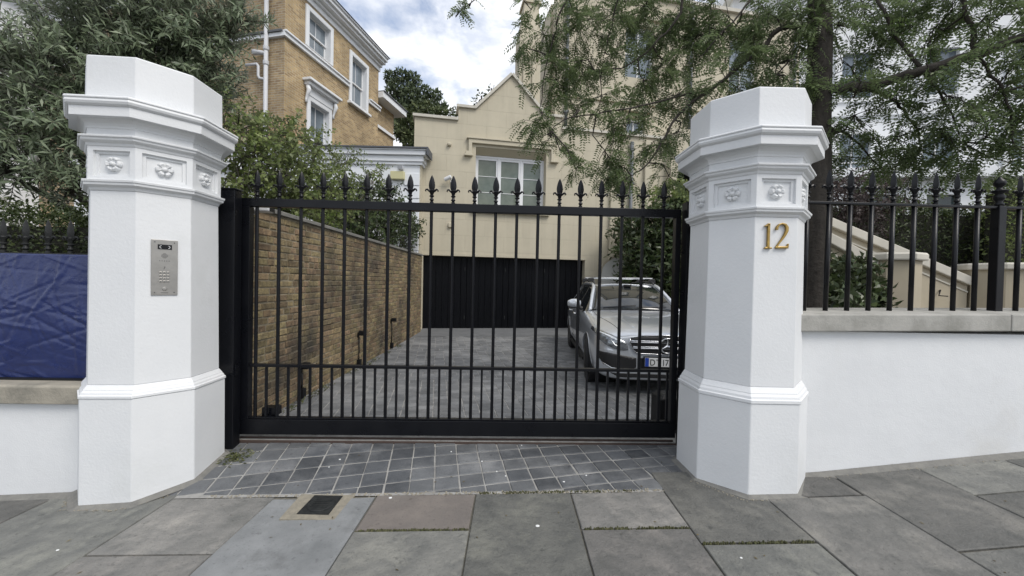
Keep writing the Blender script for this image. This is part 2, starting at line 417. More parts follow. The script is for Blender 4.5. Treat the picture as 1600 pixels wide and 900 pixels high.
JX = [-3.22, -2.33, -1.62, -.915, -.222, .44, 1.09, 1.735, 2.39, 3.01]
JX = [-3.22 - .78*k for k in range(5, 0, -1)] + JX + [3.01 + .66*k for k in range(1, 8)]
CJ = {-2.33: [2.095], -1.62: [], -.915: [2.275], -.222: [], .44: [2.265], 1.09: [2.125], 1.735: [2.555, 1.32], 2.39: [2.012], 3.01: [2.46], -3.22: [1.75]}
PINK = {(-.915, 0)}
YC0 = 2.975
def slab_obj(poly, m, mtl):
    """slab from a plan polygon, following the fall of the pavement"""
    cx = sum(p[0] for p in poly)/len(poly); cy = sum(p[1] for p in poly)/len(poly)
    tx, ty, dz = random.uniform(-.002, .002), random.uniform(-.002, .002), random.uniform(-.0015, .0015)
    zz = lambda x, y: zf(x) + tx*(x-cx) + ty*(y-cy) + dz
    n = len(poly); vs = []; fs = []
    ins = []
    for p in poly:
        d = math.hypot(p[0]-cx, p[1]-cy); k = max(0, 1 - .007/d)
        ins.append((cx + (p[0]-cx)*k, cy + (p[1]-cy)*k))
    vs = [(x, y, zz(x, y)-.05) for x, y in poly] + [(x, y, zz(x, y)-.005) for x, y in poly] + [(x, y, zz(x, y)) for x, y in ins]
    for i in range(n):
        j = (i+1) % n
        fs += [(i, j, n+j, n+i), (n+i, n+j, 2*n+j, 2*n+i)]
    fs.append([2*n+i for i in range(n)])
    q = MB(); q.add(vs, fs)
    return obj('paving_slab', q, mtl, pavement)
for a, b in zip(JX[:-1], JX[1:]):
    back = 2.655 if (-2.0 < .5*(a+b) < 1.3) else 2.93
    cuts = list(CJ.get(a, [random.uniform(1.7, 2.4)]))
    y = min(cuts) if cuts else back
    y -= random.uniform(.85, 1.25) if cuts else 1.75
    while y > -1.1:
        cuts.append(y); y -= random.uniform(.7, 1.15)
    ys = [back] + sorted(cuts, reverse=True) + [-1.335]
    for k, (t, u) in enumerate(zip(ys[:-1], ys[1:])):
        gp = .006 + random.uniform(0, .003)
        x0, x1, y1, y0 = a+gp*.6, b-gp*.6, t-gp, u+gp
        if t == back: y1 = back - .004
        jig = lambda: random.uniform(-.004, .004)
        mtl = M['slab_pink'] if (a, k) in PINK else M['slab']
        if a == -1.62 and k == 0:
            # slab cut round the stopcock cover
            mtl = M['slab_pale']
            poly = [(x0, y0), (x1, y0), (x1, y1-.02), (-1.07, y1-.035), (-1.075, 2.385), (-1.40, 2.385), (-1.44, y1-.04), (x0, y1-.03)]
            cx = .5*(x0+x1)
            # concave: build as three slabs of one cut stone
            q = MB()
            for P in ([(x0, y0), (x1, y0), (x1, 2.385), (x0, 2.385)], [(x0, 2.3852), (-1.40, 2.3852), (-1.435, y1-.035), (x0, y1-.03)], [(-1.085, 2.3852), (x1, 2.3852), (x1, y1-.02), (-1.075, y1-.03)]):
                n = len(P)
                q.add([(x, y, zf(x)-.05) for x, y in P] + [(x, y, zf(x)) for x, y in P], [(i, (i+1) % n, n+(i+1) % n, n+i) for i in range(n)] + [[n+i for i in range(n)]])
            obj('paving_slab', q, mtl, pavement)
            continue
        slab_obj([(x0+jig(), y0+jig()), (x1+jig(), y0+jig()), (x1+jig(), y1+jig()), (x0+jig(), y1+jig())], None, mtl)

# stopcock cover in its concrete surround
sc = thing('stopcock_cover', 'small black iron stopcock cover set in sandy concrete in the pavement', 'cover', (-1.245, 2.55, zf(-1.245)))
def zq(x): return zf(x) - zf(-1.245)
q = MB()
def quadbox(m, P, z0, z1):
    n = len(P)
    m.add([(x, y, zq(x-1.245)+z0 if False else z0) for x, y in P] + [(x, y, z1) for x, y in P], [(i, (i+1) % n, n+(i+1) % n, n+i) for i in range(n)] + [[n+i for i in range(n)]])
quadbox(q, [(-.185, -.165), (.18, -.165), (.175, .115), (-.20, .115)], -.04, .0035)
obj('concrete_surround', q, M['concrete'], sc)
q = MB(); quadbox(q, [(-.105, -.115), (.10, -.115), (.098, .10), (-.10, .10)], -.02, .0065)
obj('cover_frame', q, M['iron_weathered'], sc)
q = MB(); q.lathe([(.085, .0), (.085, .0095), (.078, .012), (0.001, .012)], 24, M=Matrix.Translation((0, -.005, 0)) @ Matrix.Diagonal((1, 1.02, 1, 1)))
lid = obj('lid', q, M['iron_weathered'], sc)
for k in range(5):
    q = MB(); q.box(-.055, .055, -.048+k*.02, -.040+k*.02, .0118, .0145); obj('tread_rib', q, M['iron_weathered'], lid)

# gravel and mortar seam between setts and slabs
q = MB()
for k in range(420):
    x = random.uniform(-2.1, 1.3); y = 2.672 + random.gauss(0, .013); r = random.uniform(.003, .010)
    q.lathe([(r*.2, -.3*r), (r, .1*r), (r*.5, .6*r)], 5, random.random()*6, Matrix.Translation((x, y, zf(x)-.004)))
for k in range(520):
    if k < 260:
        x = 2.2 + random.random()**1.4*3.2; y = 2.84 + (x-2.14)*math.tan(R(1.6)) - .035 - abs(random.gauss(0, .02))
    else:
        xc = -2.752 if k < 390 else 1.788
        a = R(random.uniform(200, 340)); rr = .445/max(.86, math.cos((a+R(4)+R(22.5)) % R(45)-R(22.5))) + abs(random.gauss(0, .012))
        x = xc+rr*math.cos(a); y = YC0+rr*math.sin(a)
    r = random.uniform(.002, .006)
    q.lathe([(r*.3, -.3*r), (r, .1*r), (r*.5, .6*r)], 5, random.random()*6, Matrix.Translation((x, y, zf(x)+.001)))
tag(obj('gravel', q, M['concrete']), 'loose gravel and grit in the seam before the setts', 'gravel', kind='stuff')
def moss_line(x0, x1, y, n, wy=.005, h=.010):
    q = MB()
    for k in range(n):
        x = random.uniform(x0, x1); yy = y + random.gauss(0, wy)
        dens = .5 + .5*math.sin(x*23) + random.uniform(-.2, .6)
        if dens < .3: continue
        r = random.uniform(.003, .007)
        q.lathe([(r, -.008), (r*.9, .1*h), (r*.3, random.uniform(.3, 1)*h)], 5, random.random()*6, Matrix.Translation((x, yy, zf(x)-.003)))
    return q
ms = moss_line(-.90, -.23, 2.275, 260)
for a in ((.46, 1.08, 2.265, 220), (1.10, 1.72, 2.125, 200), (-.2, .4, 2.668, 160), (.0, .9, 2.672, 160)):
    m2 = moss_line(*a); ms.add(m2.v, m2.f)
tag(obj('moss', ms, M['moss']), 'dry moss growing in the joints of the pavement', 'moss', kind='stuff')

# ------------------------------------------------------------------ apron of square setts
GA = R(11.0)                     # the setts lie square to the house, turned to the gate
gt = Vector((math.cos(GA), math.sin(GA), 0)); gn = Vector((-math.sin(GA), math.cos(GA), 0))
def za(x, y):
    k = min(1, max(0, (y - 2.68) / .70))
    return zf(x) * (1 - k)
q = MB()
xs = [-2.75, -2.1, -1.4, -.7, 0, .7, 1.35, 1.75]
for a, b in zip(xs[:-1], xs[1:]):
    for y0, y1 in ((2.66, 2.9), (2.9, 3.15), (3.15, 3.42)):
        q.add([(a, y0, za(a, y0)-.0055), (b, y0, za(b, y0)-.0055), (b, y1, za(b, y1)-.0055), (a, y1, za(a, y1)-.0055)], [(0, 1, 2, 3)])
apron = struct('apron', q, M['mortar'], fix=False)
def clip(poly, f):
    """Sutherland-Hodgman against f(p) >= 0 (f linear)"""
    o = []
    for i in range(len(poly)):
        a, b = poly[i], poly[(i+1) % len(poly)]
        fa, fb = f(a), f(b)
        if fa >= 0: o.append(a)
        if (fa >= 0) != (fb >= 0):
            t = fa/(fa-fb); o.append((a[0]+(b[0]-a[0])*t, a[1]+(b[1]-a[1])*t))
    return o
def stone(poly, zfun, drop=.03, cham=.004, dz=0.0):
    n = len(poly); cx = sum(p[0] for p in poly)/n; cy = sum(p[1] for p in poly)/n
    vs = [(x, y, zfun(x, y)+dz-drop) for x, y in poly] + [(x, y, zfun(x, y)+dz-cham) for x, y in poly]
    for x, y in poly:
        d = math.hypot(x-cx, y-cy); k = max(0, 1-cham*1.3/max(d, 1e-4))
        xx, yy = cx+(x-cx)*k, cy+(y-cy)*k
        vs.append((xx, yy, zfun(xx, yy)+dz))
    fs = []
    for i in range(n):
        j = (i+1) % n
        fs += [(i, j, n+j, n+i), (n+i, n+j, 2*n+j, 2*n+i)]
    fs.append([2*n+i for i in range(n)])
    return vs, fs
O = Vector((-.52, 2.70, 0))
pw, pd = .179, .163
for j in range(-5, 9):
    for i in range(-16, 16):
        sx = random.uniform(-.003, .003)
        a = O + gt*((i)*pw + sx) + gn*(j*pd)
        g_ = .0055
        c4 = [a + gt*g_ + gn*g_*1.5, a + gt*(pw-g_) + gn*g_*1.5, a + gt*(pw-g_) + gn*(pd-g_*1.5), a + gt*g_ + gn*(pd-g_*1.5)]
        P = [(p.x + random.uniform(-.002, .002), p.y + random.uniform(-.002, .002)) for p in c4]
        P = clip(P, lambda p: p[1]-2.69); P = clip(P, lambda p: 3.405+.031*p[0]-p[1]) if P else P
        P = clip(P, lambda p: p[0]+2.70) if P else P; P = clip(P, lambda p: 1.70-p[0]) if P else P
        if len(P) < 3: continue
        ar = abs(sum(P[k][0]*P[(k+1) % len(P)][1]-P[(k+1) % len(P)][0]*P[k][1] for k in range(len(P))))/2
        if ar < .0008: continue
        c = sum((Vector((p[0], p[1])) for p in P), Vector((0, 0)))/len(P)
        # dark wet-looking setts lie in two patches, paler worn ones between
        dk = math.exp(-((c.x+1.15)/.55)**2 - ((c.y-3.0)/.5)**2) + math.exp(-((c.x-.62)/.5)**2 - ((c.y-3.0)/.5)**2)
        mtl = M['sett_dark'] if dk + random.uniform(-.25, .25) > .42 else M['sett_mid']
        q = MB(); q.add(*stone(P, za, dz=random.uniform(-.001, .0015)))
        obj('sett', q, mtl, apron)

# ------------------------------------------------------------------ driveway of smaller setts
q = MB(); q.add([(-2.7, 3.42, -.005), (4.2, 3.42, -.005), (4.2, 13, -.005), (-2.7, 13, -.005)], [(0, 1, 2, 3)])
driveway = struct('driveway', q, M['mortar'], fix=False)
HO = Vector((-2.53, 11.0, 0)); HA = R(10.8)
ht = Vector((math.cos(HA), math.sin(HA), 0)); hn = Vector((-math.sin(HA), math.cos(HA), 0))
pieces = []
pw, pd = .170, .118
O = Vector((-.703, 3.49, 0))
for j in range(-14, 70):
    off = (0, .5)[(j // 2) % 2] * pw * (0 if (j//6) % 3 else 1)
    for i in range(-24, 32):
        a = O + gt*(i*pw + off + random.uniform(-.004, .004)) + gn*(j*pd)
        c = a + gt*pw*.5 + gn*pd*.5
        if c.x < -2.62 or c.x > 4.15 or c.y < 3.30: continue
        if (c - HO).dot(hn) > -1.28: continue
        g_ = .005
        c4 = [a + gt*g_ + gn*g_*.6, a + gt*(pw-g_) + gn*g_*.6, a + gt*(pw-g_) + gn*(pd-g_*.6), a + gt*g_ + gn*(pd-g_*.6)]
        P = [(p.x + random.uniform(-.0015, .0015), p.y + random.uniform(-.0015, .0015)) for p in c4]
        P = clip(P, lambda p: p[1]-3.57-.031*p[0])
        if len(P) < 3: continue
        vis = -2.5 < c.x < 2.6
        pieces.append((c.y + (0 if vis else 50), P))
pieces.sort(key=lambda t: t[0])
flat = lambda x, y: 0.0
rest = MB()
for k, (d, P) in enumerate(pieces):
    s_ = stone(P, flat, .02, .003, random.uniform(-.0012, .0012))
    if k < 299:
        q = MB(); q.add(*s_); obj('sett', q, M['sett'], driveway)
    else:
        rest.add(*s_)
tag(obj('sett_field', rest, M['sett'], driveway), kind='stuff')
q = MB(); q.add([tuple(HO + ht*(-.2) + hn*(-1.26) + Vector((0, 0, .004))), tuple(HO + ht*7 + hn*(-1.26) + Vector((0, 0, .004))), tuple(HO + ht*7 + hn*.25 + Vector((0, 0, .03))), tuple(HO + ht*(-.2) + hn*.25 + Vector((0, 0, .03)))], [(0, 1, 2, 3)])
struct('threshold', q, M['threshold'], fix=False)

# ================================================================== GATE PILLARS
YC = 2.975
def octo(m, prof, phase):
    """eight-sided moulding, prof = (apothem, z)"""
    k = 1/math.cos(R(22.5))
    return m.lathe([(a*k, z) for a, z in prof], 8, phase)
def make_pillar(xc, theta, label, Z):
    root = thing('gate_pillar', label, 'pillar', (xc, YC, Z['base']), R(theta), 'white octagonal gate pillars')
    b = Z['base']; ph = R(22.5)
    def part(name, prof, bev=.0, parent=root):
        q = MB(); octo(q, [(a, z-b) for a, z in prof], ph)
        return obj(name, q, M['white'], parent, bevel=bev)
    part('plinth', [(.405, b-.12), (.402, Z['pl1'])], .006)
    z = Z['pl1']; h = Z['pl2']-z
    part('plinth_moulding', [(.402, z+.0005), (.408, z+.004), (.408, z+.25*h), (.400, z+.28*h), (.396, z+.45*h), (.386, z+.6*h), (.385, z+.66*h), (.374, z+.85*h), (.366, Z['pl2'])], .002)
    part('shaft', [(.364, Z['pl2']+.0005), (.352, Z['sh'])], .004)
    z = Z['sh']; h = Z['nk']-z
    part('necking', [(.353, z+.0005), (.357, z+.1*h), (.362, z+.3*h), (.376, z+.42*h), (.384, z+.5*h), (.386, z+.72*h), (.392, z+.76*h), (.394, z+.97*h), (.388, Z['nk'])], .0015)
    # frieze with sunk panels
    bm = bmesh.new()
    k = .366/math.cos(R(22.5)); lo, hi = [], []
    for i in range(8):
        a = ph + R(45)*i
        lo.append(bm.verts.new((k*math.cos(a), k*math.sin(a), Z['nk']+.0005-b))); hi.append(bm.verts.new((k*math.cos(a), k*math.sin(a), Z['fr']-b)))
    for i in range(8):
        a0, b0, b1, a1 = lo[i], lo[(i+1) % 8], hi[(i+1) % 8], hi[i]
        ex = (b0.co-a0.co); wd_ = ex.length; ex.normalize(); hh_ = (a1.co-a0.co).length; nn = ex.cross(Vector((0, 0, 1)))
        prev = [a0, b0, b1, a1]
        for mx_, mz_, dp_ in ((.034, .026, 0), (.036, .028, -.016), (.055, .044, -.016), (.057, .046, -.027)):
            cur = [bm.verts.new(a0.co + ex*u_ + Vector((0, 0, w_)) + nn*dp_) for u_, w_ in ((mx_, mz_), (wd_-mx_, mz_), (wd_-mx_, hh_-mz_), (mx_, hh_-mz_))]
            for k_ in range(4): bm.faces.new((prev[k_], prev[(k_+1) % 4], cur[(k_+1) % 4], cur[k_]))
            prev = cur
        bm.faces.new(prev)
    bm.faces.new(lo[::-1]); bm.faces.new(hi)
    me = bpy.data.meshes.new('frieze'); bm.to_mesh(me); bm.free()
    fz = obj('frieze', me, M['white'], root)
    # rosettes
    zc = .5*(Z['nk']+Z['fr'])-b
    for i in range(8):
        a = R(45)*i
        q = MB(); n = 72; rings = [(.0, .032), (.24, .033), (.30, .018), (.36, .014), (.6, .027), (.8, .030), (.93, .018), (1.0, 0.0)]
        vs = []; fs = []
        for rr, hh in rings:
            for j in range(n):
                t_ = 2*math.pi*j/n
                lob = .80 + .20*abs(math.sin(3*t_))**.5 if rr > .5 else 1
                groove = 1 - .7*max(0, 1-abs(math.sin(3*t_))*2.6) if .34 < rr < .97 else 1
                r_ = .053*rr*lob
                vs.append((r_*math.cos(t_), r_*math.sin(t_), hh*groove))
        for r0 in range(len(rings)-1):
            for j in range(n): fs.append((r0*n+j, r0*n+(j+1) % n, (r0+1)*n+(j+1) % n, (r0+1)*n+j))
        mt = Matrix.Rotation(a, 4, 'Z') @ Matrix.Translation((.366-.028, 0, zc)) @ Matrix.Rotation(R(90), 4, 'Y')
        q.add(vs, fs, mt)
        obj('rosette', q, M['white'], fz, smooth=True)
    z = Z['fr']; h = Z['fm']-z
    part('frieze_moulding', [(.368, z+.0005), (.372, z+.1*h), (.376, z+.3*h), (.392, z+.45*h), (.398, z+.55*h), (.400, z+.75*h), (.409, z+.79*h), (.411, z+.96*h), (.405, Z['fm'])], .0015)
    z = Z['fm']; h = Z['co']-z
    part('cove', [(.368, z+.0005), (.368, z+.48*h), (.374, z+.50*h), (.375, z+.62*h), (.382, z+.78*h), (.397, z+.92*h), (.412, z+h), (.412, z+h+.004)], .001)
    z = Z['co']; h = Z['ct']-z
    part('cornice', [(.40, z+.001), (.448, z), (.450, z+.01*h), (.450, z+.50*h), (.456, z+.52*h), (.466, z+.60*h), (.472, z+.72*h), (.468, z+.84*h), (.474, z+.88*h), (.474, z+.95*h), (.468, z+h), (.36, z+h+.006)], .0015)
    part('cap', [(.374, Z['ct']+.002), (.371, Z['top']-.008), (.362, Z['top']), (.05, Z['top']+.02)], .004)
    return root
pil_l = make_pillar(-2.752, 4.0, 'white octagonal gate pillar with the steel intercom panel on it',
    dict(base=-.11, pl1=.60, pl2=.685, sh=2.010, nk=2.080, fr=2.305, fm=2.372, co=2.478, ct=2.602, top=2.915))
pil_r = make_pillar(1.788, .5, 'white octagonal gate pillar with the brass number 12 on it',
    dict(base=.035, pl1=.660, pl2=.765, sh=1.925, nk=1.990, fr=2.212, fm=2.276, co=2.385, ct=2.502, top=2.800))
# cement fillet along the foot of each pillar
for nm, xc, th in (('l', -2.752, 4.0), ('r', 1.788, .5)):
    q = MB(); k = 1/math.cos(R(22.5)); vs = []
    for rr, dz in ((.40, .02), (.425, .004), (.455, -.004)):
        for i in range(8):
            a = R(th)+R(22.5+45*i); x = xc+rr*k*math.cos(a); y = YC+rr*k*math.sin(a)
            vs.append((x, y, za(x, y)+dz if y > 2.7 else zf(x)+dz))
    q.add(vs, [(r*8+i, r*8+(i+1) % 8, (r+1)*8+(i+1) % 8, (r+1)*8+i) for r in range(2) for i in range(8)])
    obj('cement_fillet', q, M['fillet'], pavement)

# intercom on the diagonal face of the left pillar
nang = R(4+45)                       # face normal, from -Y towards +X
fn = Vector((math.sin(nang), -math.cos(nang), 0)); ft = Vector((math.cos(nang), math.sin(nang), 0))
def on_face(px, py, xc, ap, fn):
    d = at(px, py, 1.0) - Vector((0, 0, EYE))
    c = Vector((xc, YC, 0)) - Vector((0, 0, 0))
    k = (c.dot(fn) + ap) / (d.x*fn.x + d.y*fn.y)
    return Vector((0, 0, EYE)) + d*k
pc = on_face(257, 418, -2.752, .3615, fn)
ic = thing('intercom_panel', 'brushed steel intercom panel with keypad on the left pillar', 'intercom', pc)
Mi = Matrix((( ft.x, fn.x, 0, 0), (ft.y, fn.y, 0, 0), (0, 0, 1, 0), (0, 0, 0, 1)))   # local x along face, y out of it
def ip(name, m, mtl, **kw):
    m.v = [Mi @ v for v in m.v]
    return obj(name, m, mtl, ic, **kw)
W2, H2 = .071, .196
ip('face_plate', MB().box(-W2, W2, -.004, .006, -H2, H2), M['steel'], bevel=.0015)
ip('camera_window', MB().box(-.037, .039, .004, .0078, .128, .162), M['black_matte'])
def ring(m, cx, cz, r0, r1, y0, y1, a0=0, a1=2*math.pi, n=16):
    vs = []; fs = []
    for i in range(n+1):
        a = a0+(a1-a0)*i/n
        for r in (r0, r1):
            for y in (y0, y1): vs.append((cx+r*math.cos(a), y, cz+r*math.sin(a)))
    for i in range(n):
        k = i*4
        fs += [(k+1, k+5, k+7, k+3), (k, k+2, k+6, k+4), (k, k+4, k+5, k+1), (k+2, k+3, k+7, k+6)]
    return m.add(vs, fs)
ip('lens_mark', ring(MB(), -.017, .145, .0075, .0105, .0078, .0088, R(90), R(270), 10), M['plastic_white'])
ip('lens_mark', ring(MB(), .019, .145, .0075, .0105, .0078, .0088, R(-90), R(90), 10), M['plastic_white'])
q = MB()
for i in range(-3, 4):
    for j in range(-3, 4):
        if abs(i)+abs(j) <= 4: q.box(i*.0052-.0016, i*.0052+.0016, .006, .0068, .083+j*.0052-.0016, .083+j*.0052+.0016)
ip('speaker_grille', q, M['steel_dark'])
for i in range(5):
    ip('indicator', MB().box(-.026+i*.0125-.0025, -.026+i*.0125+.0025, .006, .0068, .044, .049), M['steel_dark'])
ip('key_symbol', MB().add([(-.006, .0066, -.012), (-.003, .0066, -.013), (.004, .0066, .003), (.004, .0066, .006), (-.004, .0066, .006), (-.004, .0066, .003), (.000, .0066, .003)], [(0, 1, 2, 6), (2, 3, 4, 5, 6)]), M['steel_dark'], fix=False)
for i in range(3):
    for j in range(4):
        cx, cz = -.021+i*.0195, -.037-j*.021
        bt = ip('key', MB().box(cx-.0075, cx+.0075, .005, .0095, cz-.0078, cz+.0078), M['steel'], bevel=.0015)
        ip('key_digit', MB().box(cx-.002, cx+.002, .0094, .0099, cz-.004, cz+.004), M['steel_dark'])
q = MB(); q.lathe([(.0135, 0), (.0135, .004), (.011, .006), (.001, .0065)], 16, M=Matrix.Translation((0, .005, -.152)) @ Matrix.Rotation(R(-90), 4, 'X'))
ip('call_button', q, M['steel'], smooth=False)
ip('name_strip', MB().box(-.02, .02, .006, .0064, -.182, -.178), M['steel_dark'])
for sx in (-1, 1):
    for sz in (-1, 1):
        q = MB(); q.lathe([(.0042, 0), (.0042, .0015), (.001, .002)], 10, M=Matrix.Translation((sx*.052, .006, sz*.178)) @ Matrix.Rotation(R(-90), 4, 'X'))
        ip('screw', q, M['steel_dark'])

# brass numerals on the right pillar
def ribbon(m, pts, wid, y0, y1, Mt):
    pts = [Vector(p) for p in pts]
    L = []; Rr = []
    for i, p in enumerate(pts):
        t_ = (pts[min(i+1, len(pts)-1)]-pts[max(0, i-1)]).normalized(); nn = Vector((-t_.y, t_.x))
        L.append(p+nn*wid[i]/2); Rr.append(p-nn*wid[i]/2)
    n = len(pts)
    vs = [(p.x, y0, p.y) for p in L+Rr] + [(p.x, y1, p.y) for p in L+Rr]
    fs = []
    for i in range(n-1):
        fs += [(i, i+1, n+i+1, n+i), (2*n+i, 3*n+i, 3*n+i+1, 2*n+i+1), (i, 2*n+i, 2*n+i+1, i+1), (n+i, n+i+1, 3*n+i+1, 3*n+i)]
    fs += [(0, n, 3*n, 2*n), (n-1, 3*n-1, 4*n-1, 2*n-1)]
    m.add(vs, fs, Mt)
fn2 = Vector((math.sin(R(.5)), -math.cos(R(.5)), 0))
def digit(pts_list, px, label):
    p0 = on_face(px, 389, 1.788, .3585, fn2)
    t_ = thing('house_number_digit', label, 'numeral', p0, 0, 'brass house number')
    q = MB()
    for pts, wid in pts_list: ribbon(q, pts, wid, -.013, .003, Matrix.Identity(4))
    obj('digit_body', q, M['brass'], t_, bevel=.002)
    return t_
digit([([(0, .006), (0, .090), (0, .172)], [.016, .015, .016]), ([(-.024, .005), (0, .007), (.024, .005)], [.009, .011, .009]), ([(.002, .168), (-.012, .158), (-.026, .153)], [.014, .012, .007])], 1199, 'upright brass numeral one, left digit on the right pillar')
arc = [(-.036, .128), (-.034, .146), (-.022, .163), (0, .171), (.022, .164), (.033, .146), (.033, .124), (.022, .098), (.002, .066), (-.020, .036), (-.034, .012)]
digit([(arc, [.015, .013, .010, .010, .014, .018, .018, .015, .011, .009, .009]), ([(-.041, .009), (0, .009), (.044, .011)], [.013, .014, .015]), ([(.040, .012), (.044, .036)], [.010, .005])], 1220, 'curved brass numeral two with flat foot on the right pillar')

# ================================================================== SLIDING GATE
GL = Vector((-2.372, 3.38, 0)); GR_ = Vector((1.512, 3.50, 0))
glen = (GR_-GL).length; gang = math.atan2(GR_.y-GL.y, GR_.x-GL.x)
gate = thing('sliding_gate', 'black iron sliding gate with fleur finials across the driveway', 'gate', GL, gang)
obj('top_rail', MB().box(0, glen, -.03, .03, 2.058, 2.130), M['black'], gate, bevel=.004)
obj('bottom_rail', MB().box(0, glen, -.03, .03, .058, .192), M['black'], gate, bevel=.004)
obj('stile', MB().box(0, .075, -.031, .031, .193, 2.057), M['black'], gate, bevel=.003)
obj('stile', MB().box(glen-.048, glen, -.031, .031, .193, 2.057), M['black'], gate, bevel=.003)
obj('middle_rail', MB().box(.076, glen-.066, -.022, .022, .652, .678), M['black'], gate, bevel=.003)
obj('lower_rail', MB().box(.076, glen-.066, -.022, .022, .196, .208), M['black'], gate, bevel=.002)
def finial_mesh(h=.25):
    q = MB(); k = h/.25
    q.lathe([(.017*k, 0), (.017*k, .012*k), (.011*k, .016*k), (.013*k, .024*k), (.019*k, .028*k), (.019*k, .036*k), (.012*k, .042*k), (.012*k, .056*k), (.021*k, .062*k), (.021*k, .068*k), (.013*k, .074*k), (.018*k, .092*k), (.026*k, .112*k), (.018*k, .122*k)], 10)
    # four ribbed pointed blade
    pr = [(.012, .098), (.021, .118), (.027, .140), (.0285, .160), (.025, .188), (.017, .218), (.008, .240), (.001, .251)]
    vs = []; fs = []
    for r, z in pr:
        for j in range(8):
            a = 2*math.pi*j/8; rr = r*(1.0 if j % 2 == 0 else .62)
            vs.append((rr*math.cos(a)*k, rr*math.sin(a)*.62*k, z*k))
    for i in range(len(pr)-1):
        for j in range(8): fs.append((i*8+j, i*8+(j+1) % 8, (i+1)*8+(j+1) % 8, (i+1)*8+j))
    q.add(vs, fs)
    for s_ in (-1, 1):
        q.tube([(s_*.012*k, 0, .100*k), (s_*.026*k, 0, .112*k), (s_*.041*k, 0, .124*k), (s_*.052*k, 0, .122*k), (s_*.056*k, 0, .110*k), (s_*.050*k, 0, .104*k)], [.009*k, .010*k, .009*k, .007*k, .006*k, .003*k], 6)
    for s_ in (-1, 1):
        q.tube([(0, s_*.010*k, .102*k), (0, s_*.020*k, .118*k), (0, s_*.030*k, .118*k), (0, s_*.032*k, .108*k)], [.008*k, .008*k, .006*k, .003*k], 5)
    return q
fin = finial_mesh().mesh('finial'); fin.materials.append(M['black']); sharp_smooth(fin, 50)
bar = MB().lathe([(.0145, .2085), (.0145, 2.0575)], 8, R(22.5)).mesh('bar'); bar.materials.append(M['black'])
dog = MB().box(-.009, .009, -.009, .009, .2085, .6515).mesh('dog_bar'); dog.materials.append(M['black'])
col = MB().box(-.02, .02, -.02, .02, .6785, .690).mesh('bar_collar'); col.materials.append(M['black'])
def glocal(px, py):
    d = at(px, py, 1.0) - Vector((0, 0, EYE)); n = Vector((-math.sin(gang), math.cos(gang), 0)); k = GL.dot(n)/(d.dot(n))
    p = d*k - GL
    return p.x*math.cos(gang)+p.y*math.sin(gang)
t0, t1 = glocal(400.5, 460), glocal(1033, 480)
bx = [t0+(t1-t0)*i/19 for i in range(20)]
for i, t_ in enumerate(bx):
    for me, nm, z in ((fin, 'finial', 2.131), (bar, 'bar', 0)):
        o = bpy.data.objects.new(nm, me); link(o, gate); o.location = (t_, 0, z)
    if i < 19:
        o = bpy.data.objects.new('dog_bar', dog); link(o, gate); o.location = (t_+(t1-t0)/38, 0, 0)
o = bpy.data.objects.new('dog_bar', dog); link(o, gate); o.location = (bx[0]-(t1-t0)/38+.02, 0, 0)
o = bpy.data.objects.new('dog_bar', dog); link(o, gate); o.location = (bx[-1]+(t1-t0)/38-.02, 0, 0)
obj('wheel_housing', MB().box(.155, .285, .032, .12, .20, .275), M['black'], gate, bevel=.004)
gt_ = thing('gate_track', 'rusty steel ground rail under the sliding gate', 'track', GL, gang)
obj('rail_base', MB().box(-.25, glen+.1, -.0105, .19, -.03, .005), M['mortar'], gt_)
obj('rust_rail', MB().box(-.02, glen+.02, -.046, -.028, -.03, .004), M['rust'], gt_)
obj('rail_bead', MB().tube([(-.02, .02, .013), (glen, .02, .013)], .009, 8), M['rust'], gt_)
obj('rail_bed', MB().box(-.25, glen+.1, -.0275, -.011, -.03, .002), M['rust'], gt_)
gp = thing('gate_post', 'tall black steel gate post between left pillar and gate', 'post', (-2.46, 3.275, 0), gang, 'black gate posts')
obj('post_body', MB().box(-.16, .118, -.045, .045, -.1, 2.175), M['black'], gp, bevel=.005)
obj('post_cap', MB().cbox(-.165, .123, -.05, .05, 2.1755, 2.187, .004), M['black'], gp)
obj('catch_plate', MB().box(.119, .127, -.03, .03, .60, .69), M['black'], gp)
gp = thing('gate_post', 'slim black steel gate post behind the right pillar', 'post', (1.575, 3.44, 0), gang, 'black gate posts')
obj('post_body', MB().box(-.045, .09, -.045, .06, -.05, 2.19), M['black'], gp, bevel=.004)
obj('catch_plate', MB().box(-.062, -.046, -.03, .03, .62, .68), M['black'], gp)
gm = thing('gate_motor', 'dark gate motor housing behind the right end of the gate', 'motor', (1.62, 3.86, 0), gang)
obj('housing', MB().cbox(-.14, .14, -.1, .14, .02, .36, .04), M['black_matte'], gm, bevel=.01)
obj('base_plate', MB().box(-.17, .17, -.13, .17, -.002, .019), M['iron_weathered'], gm)

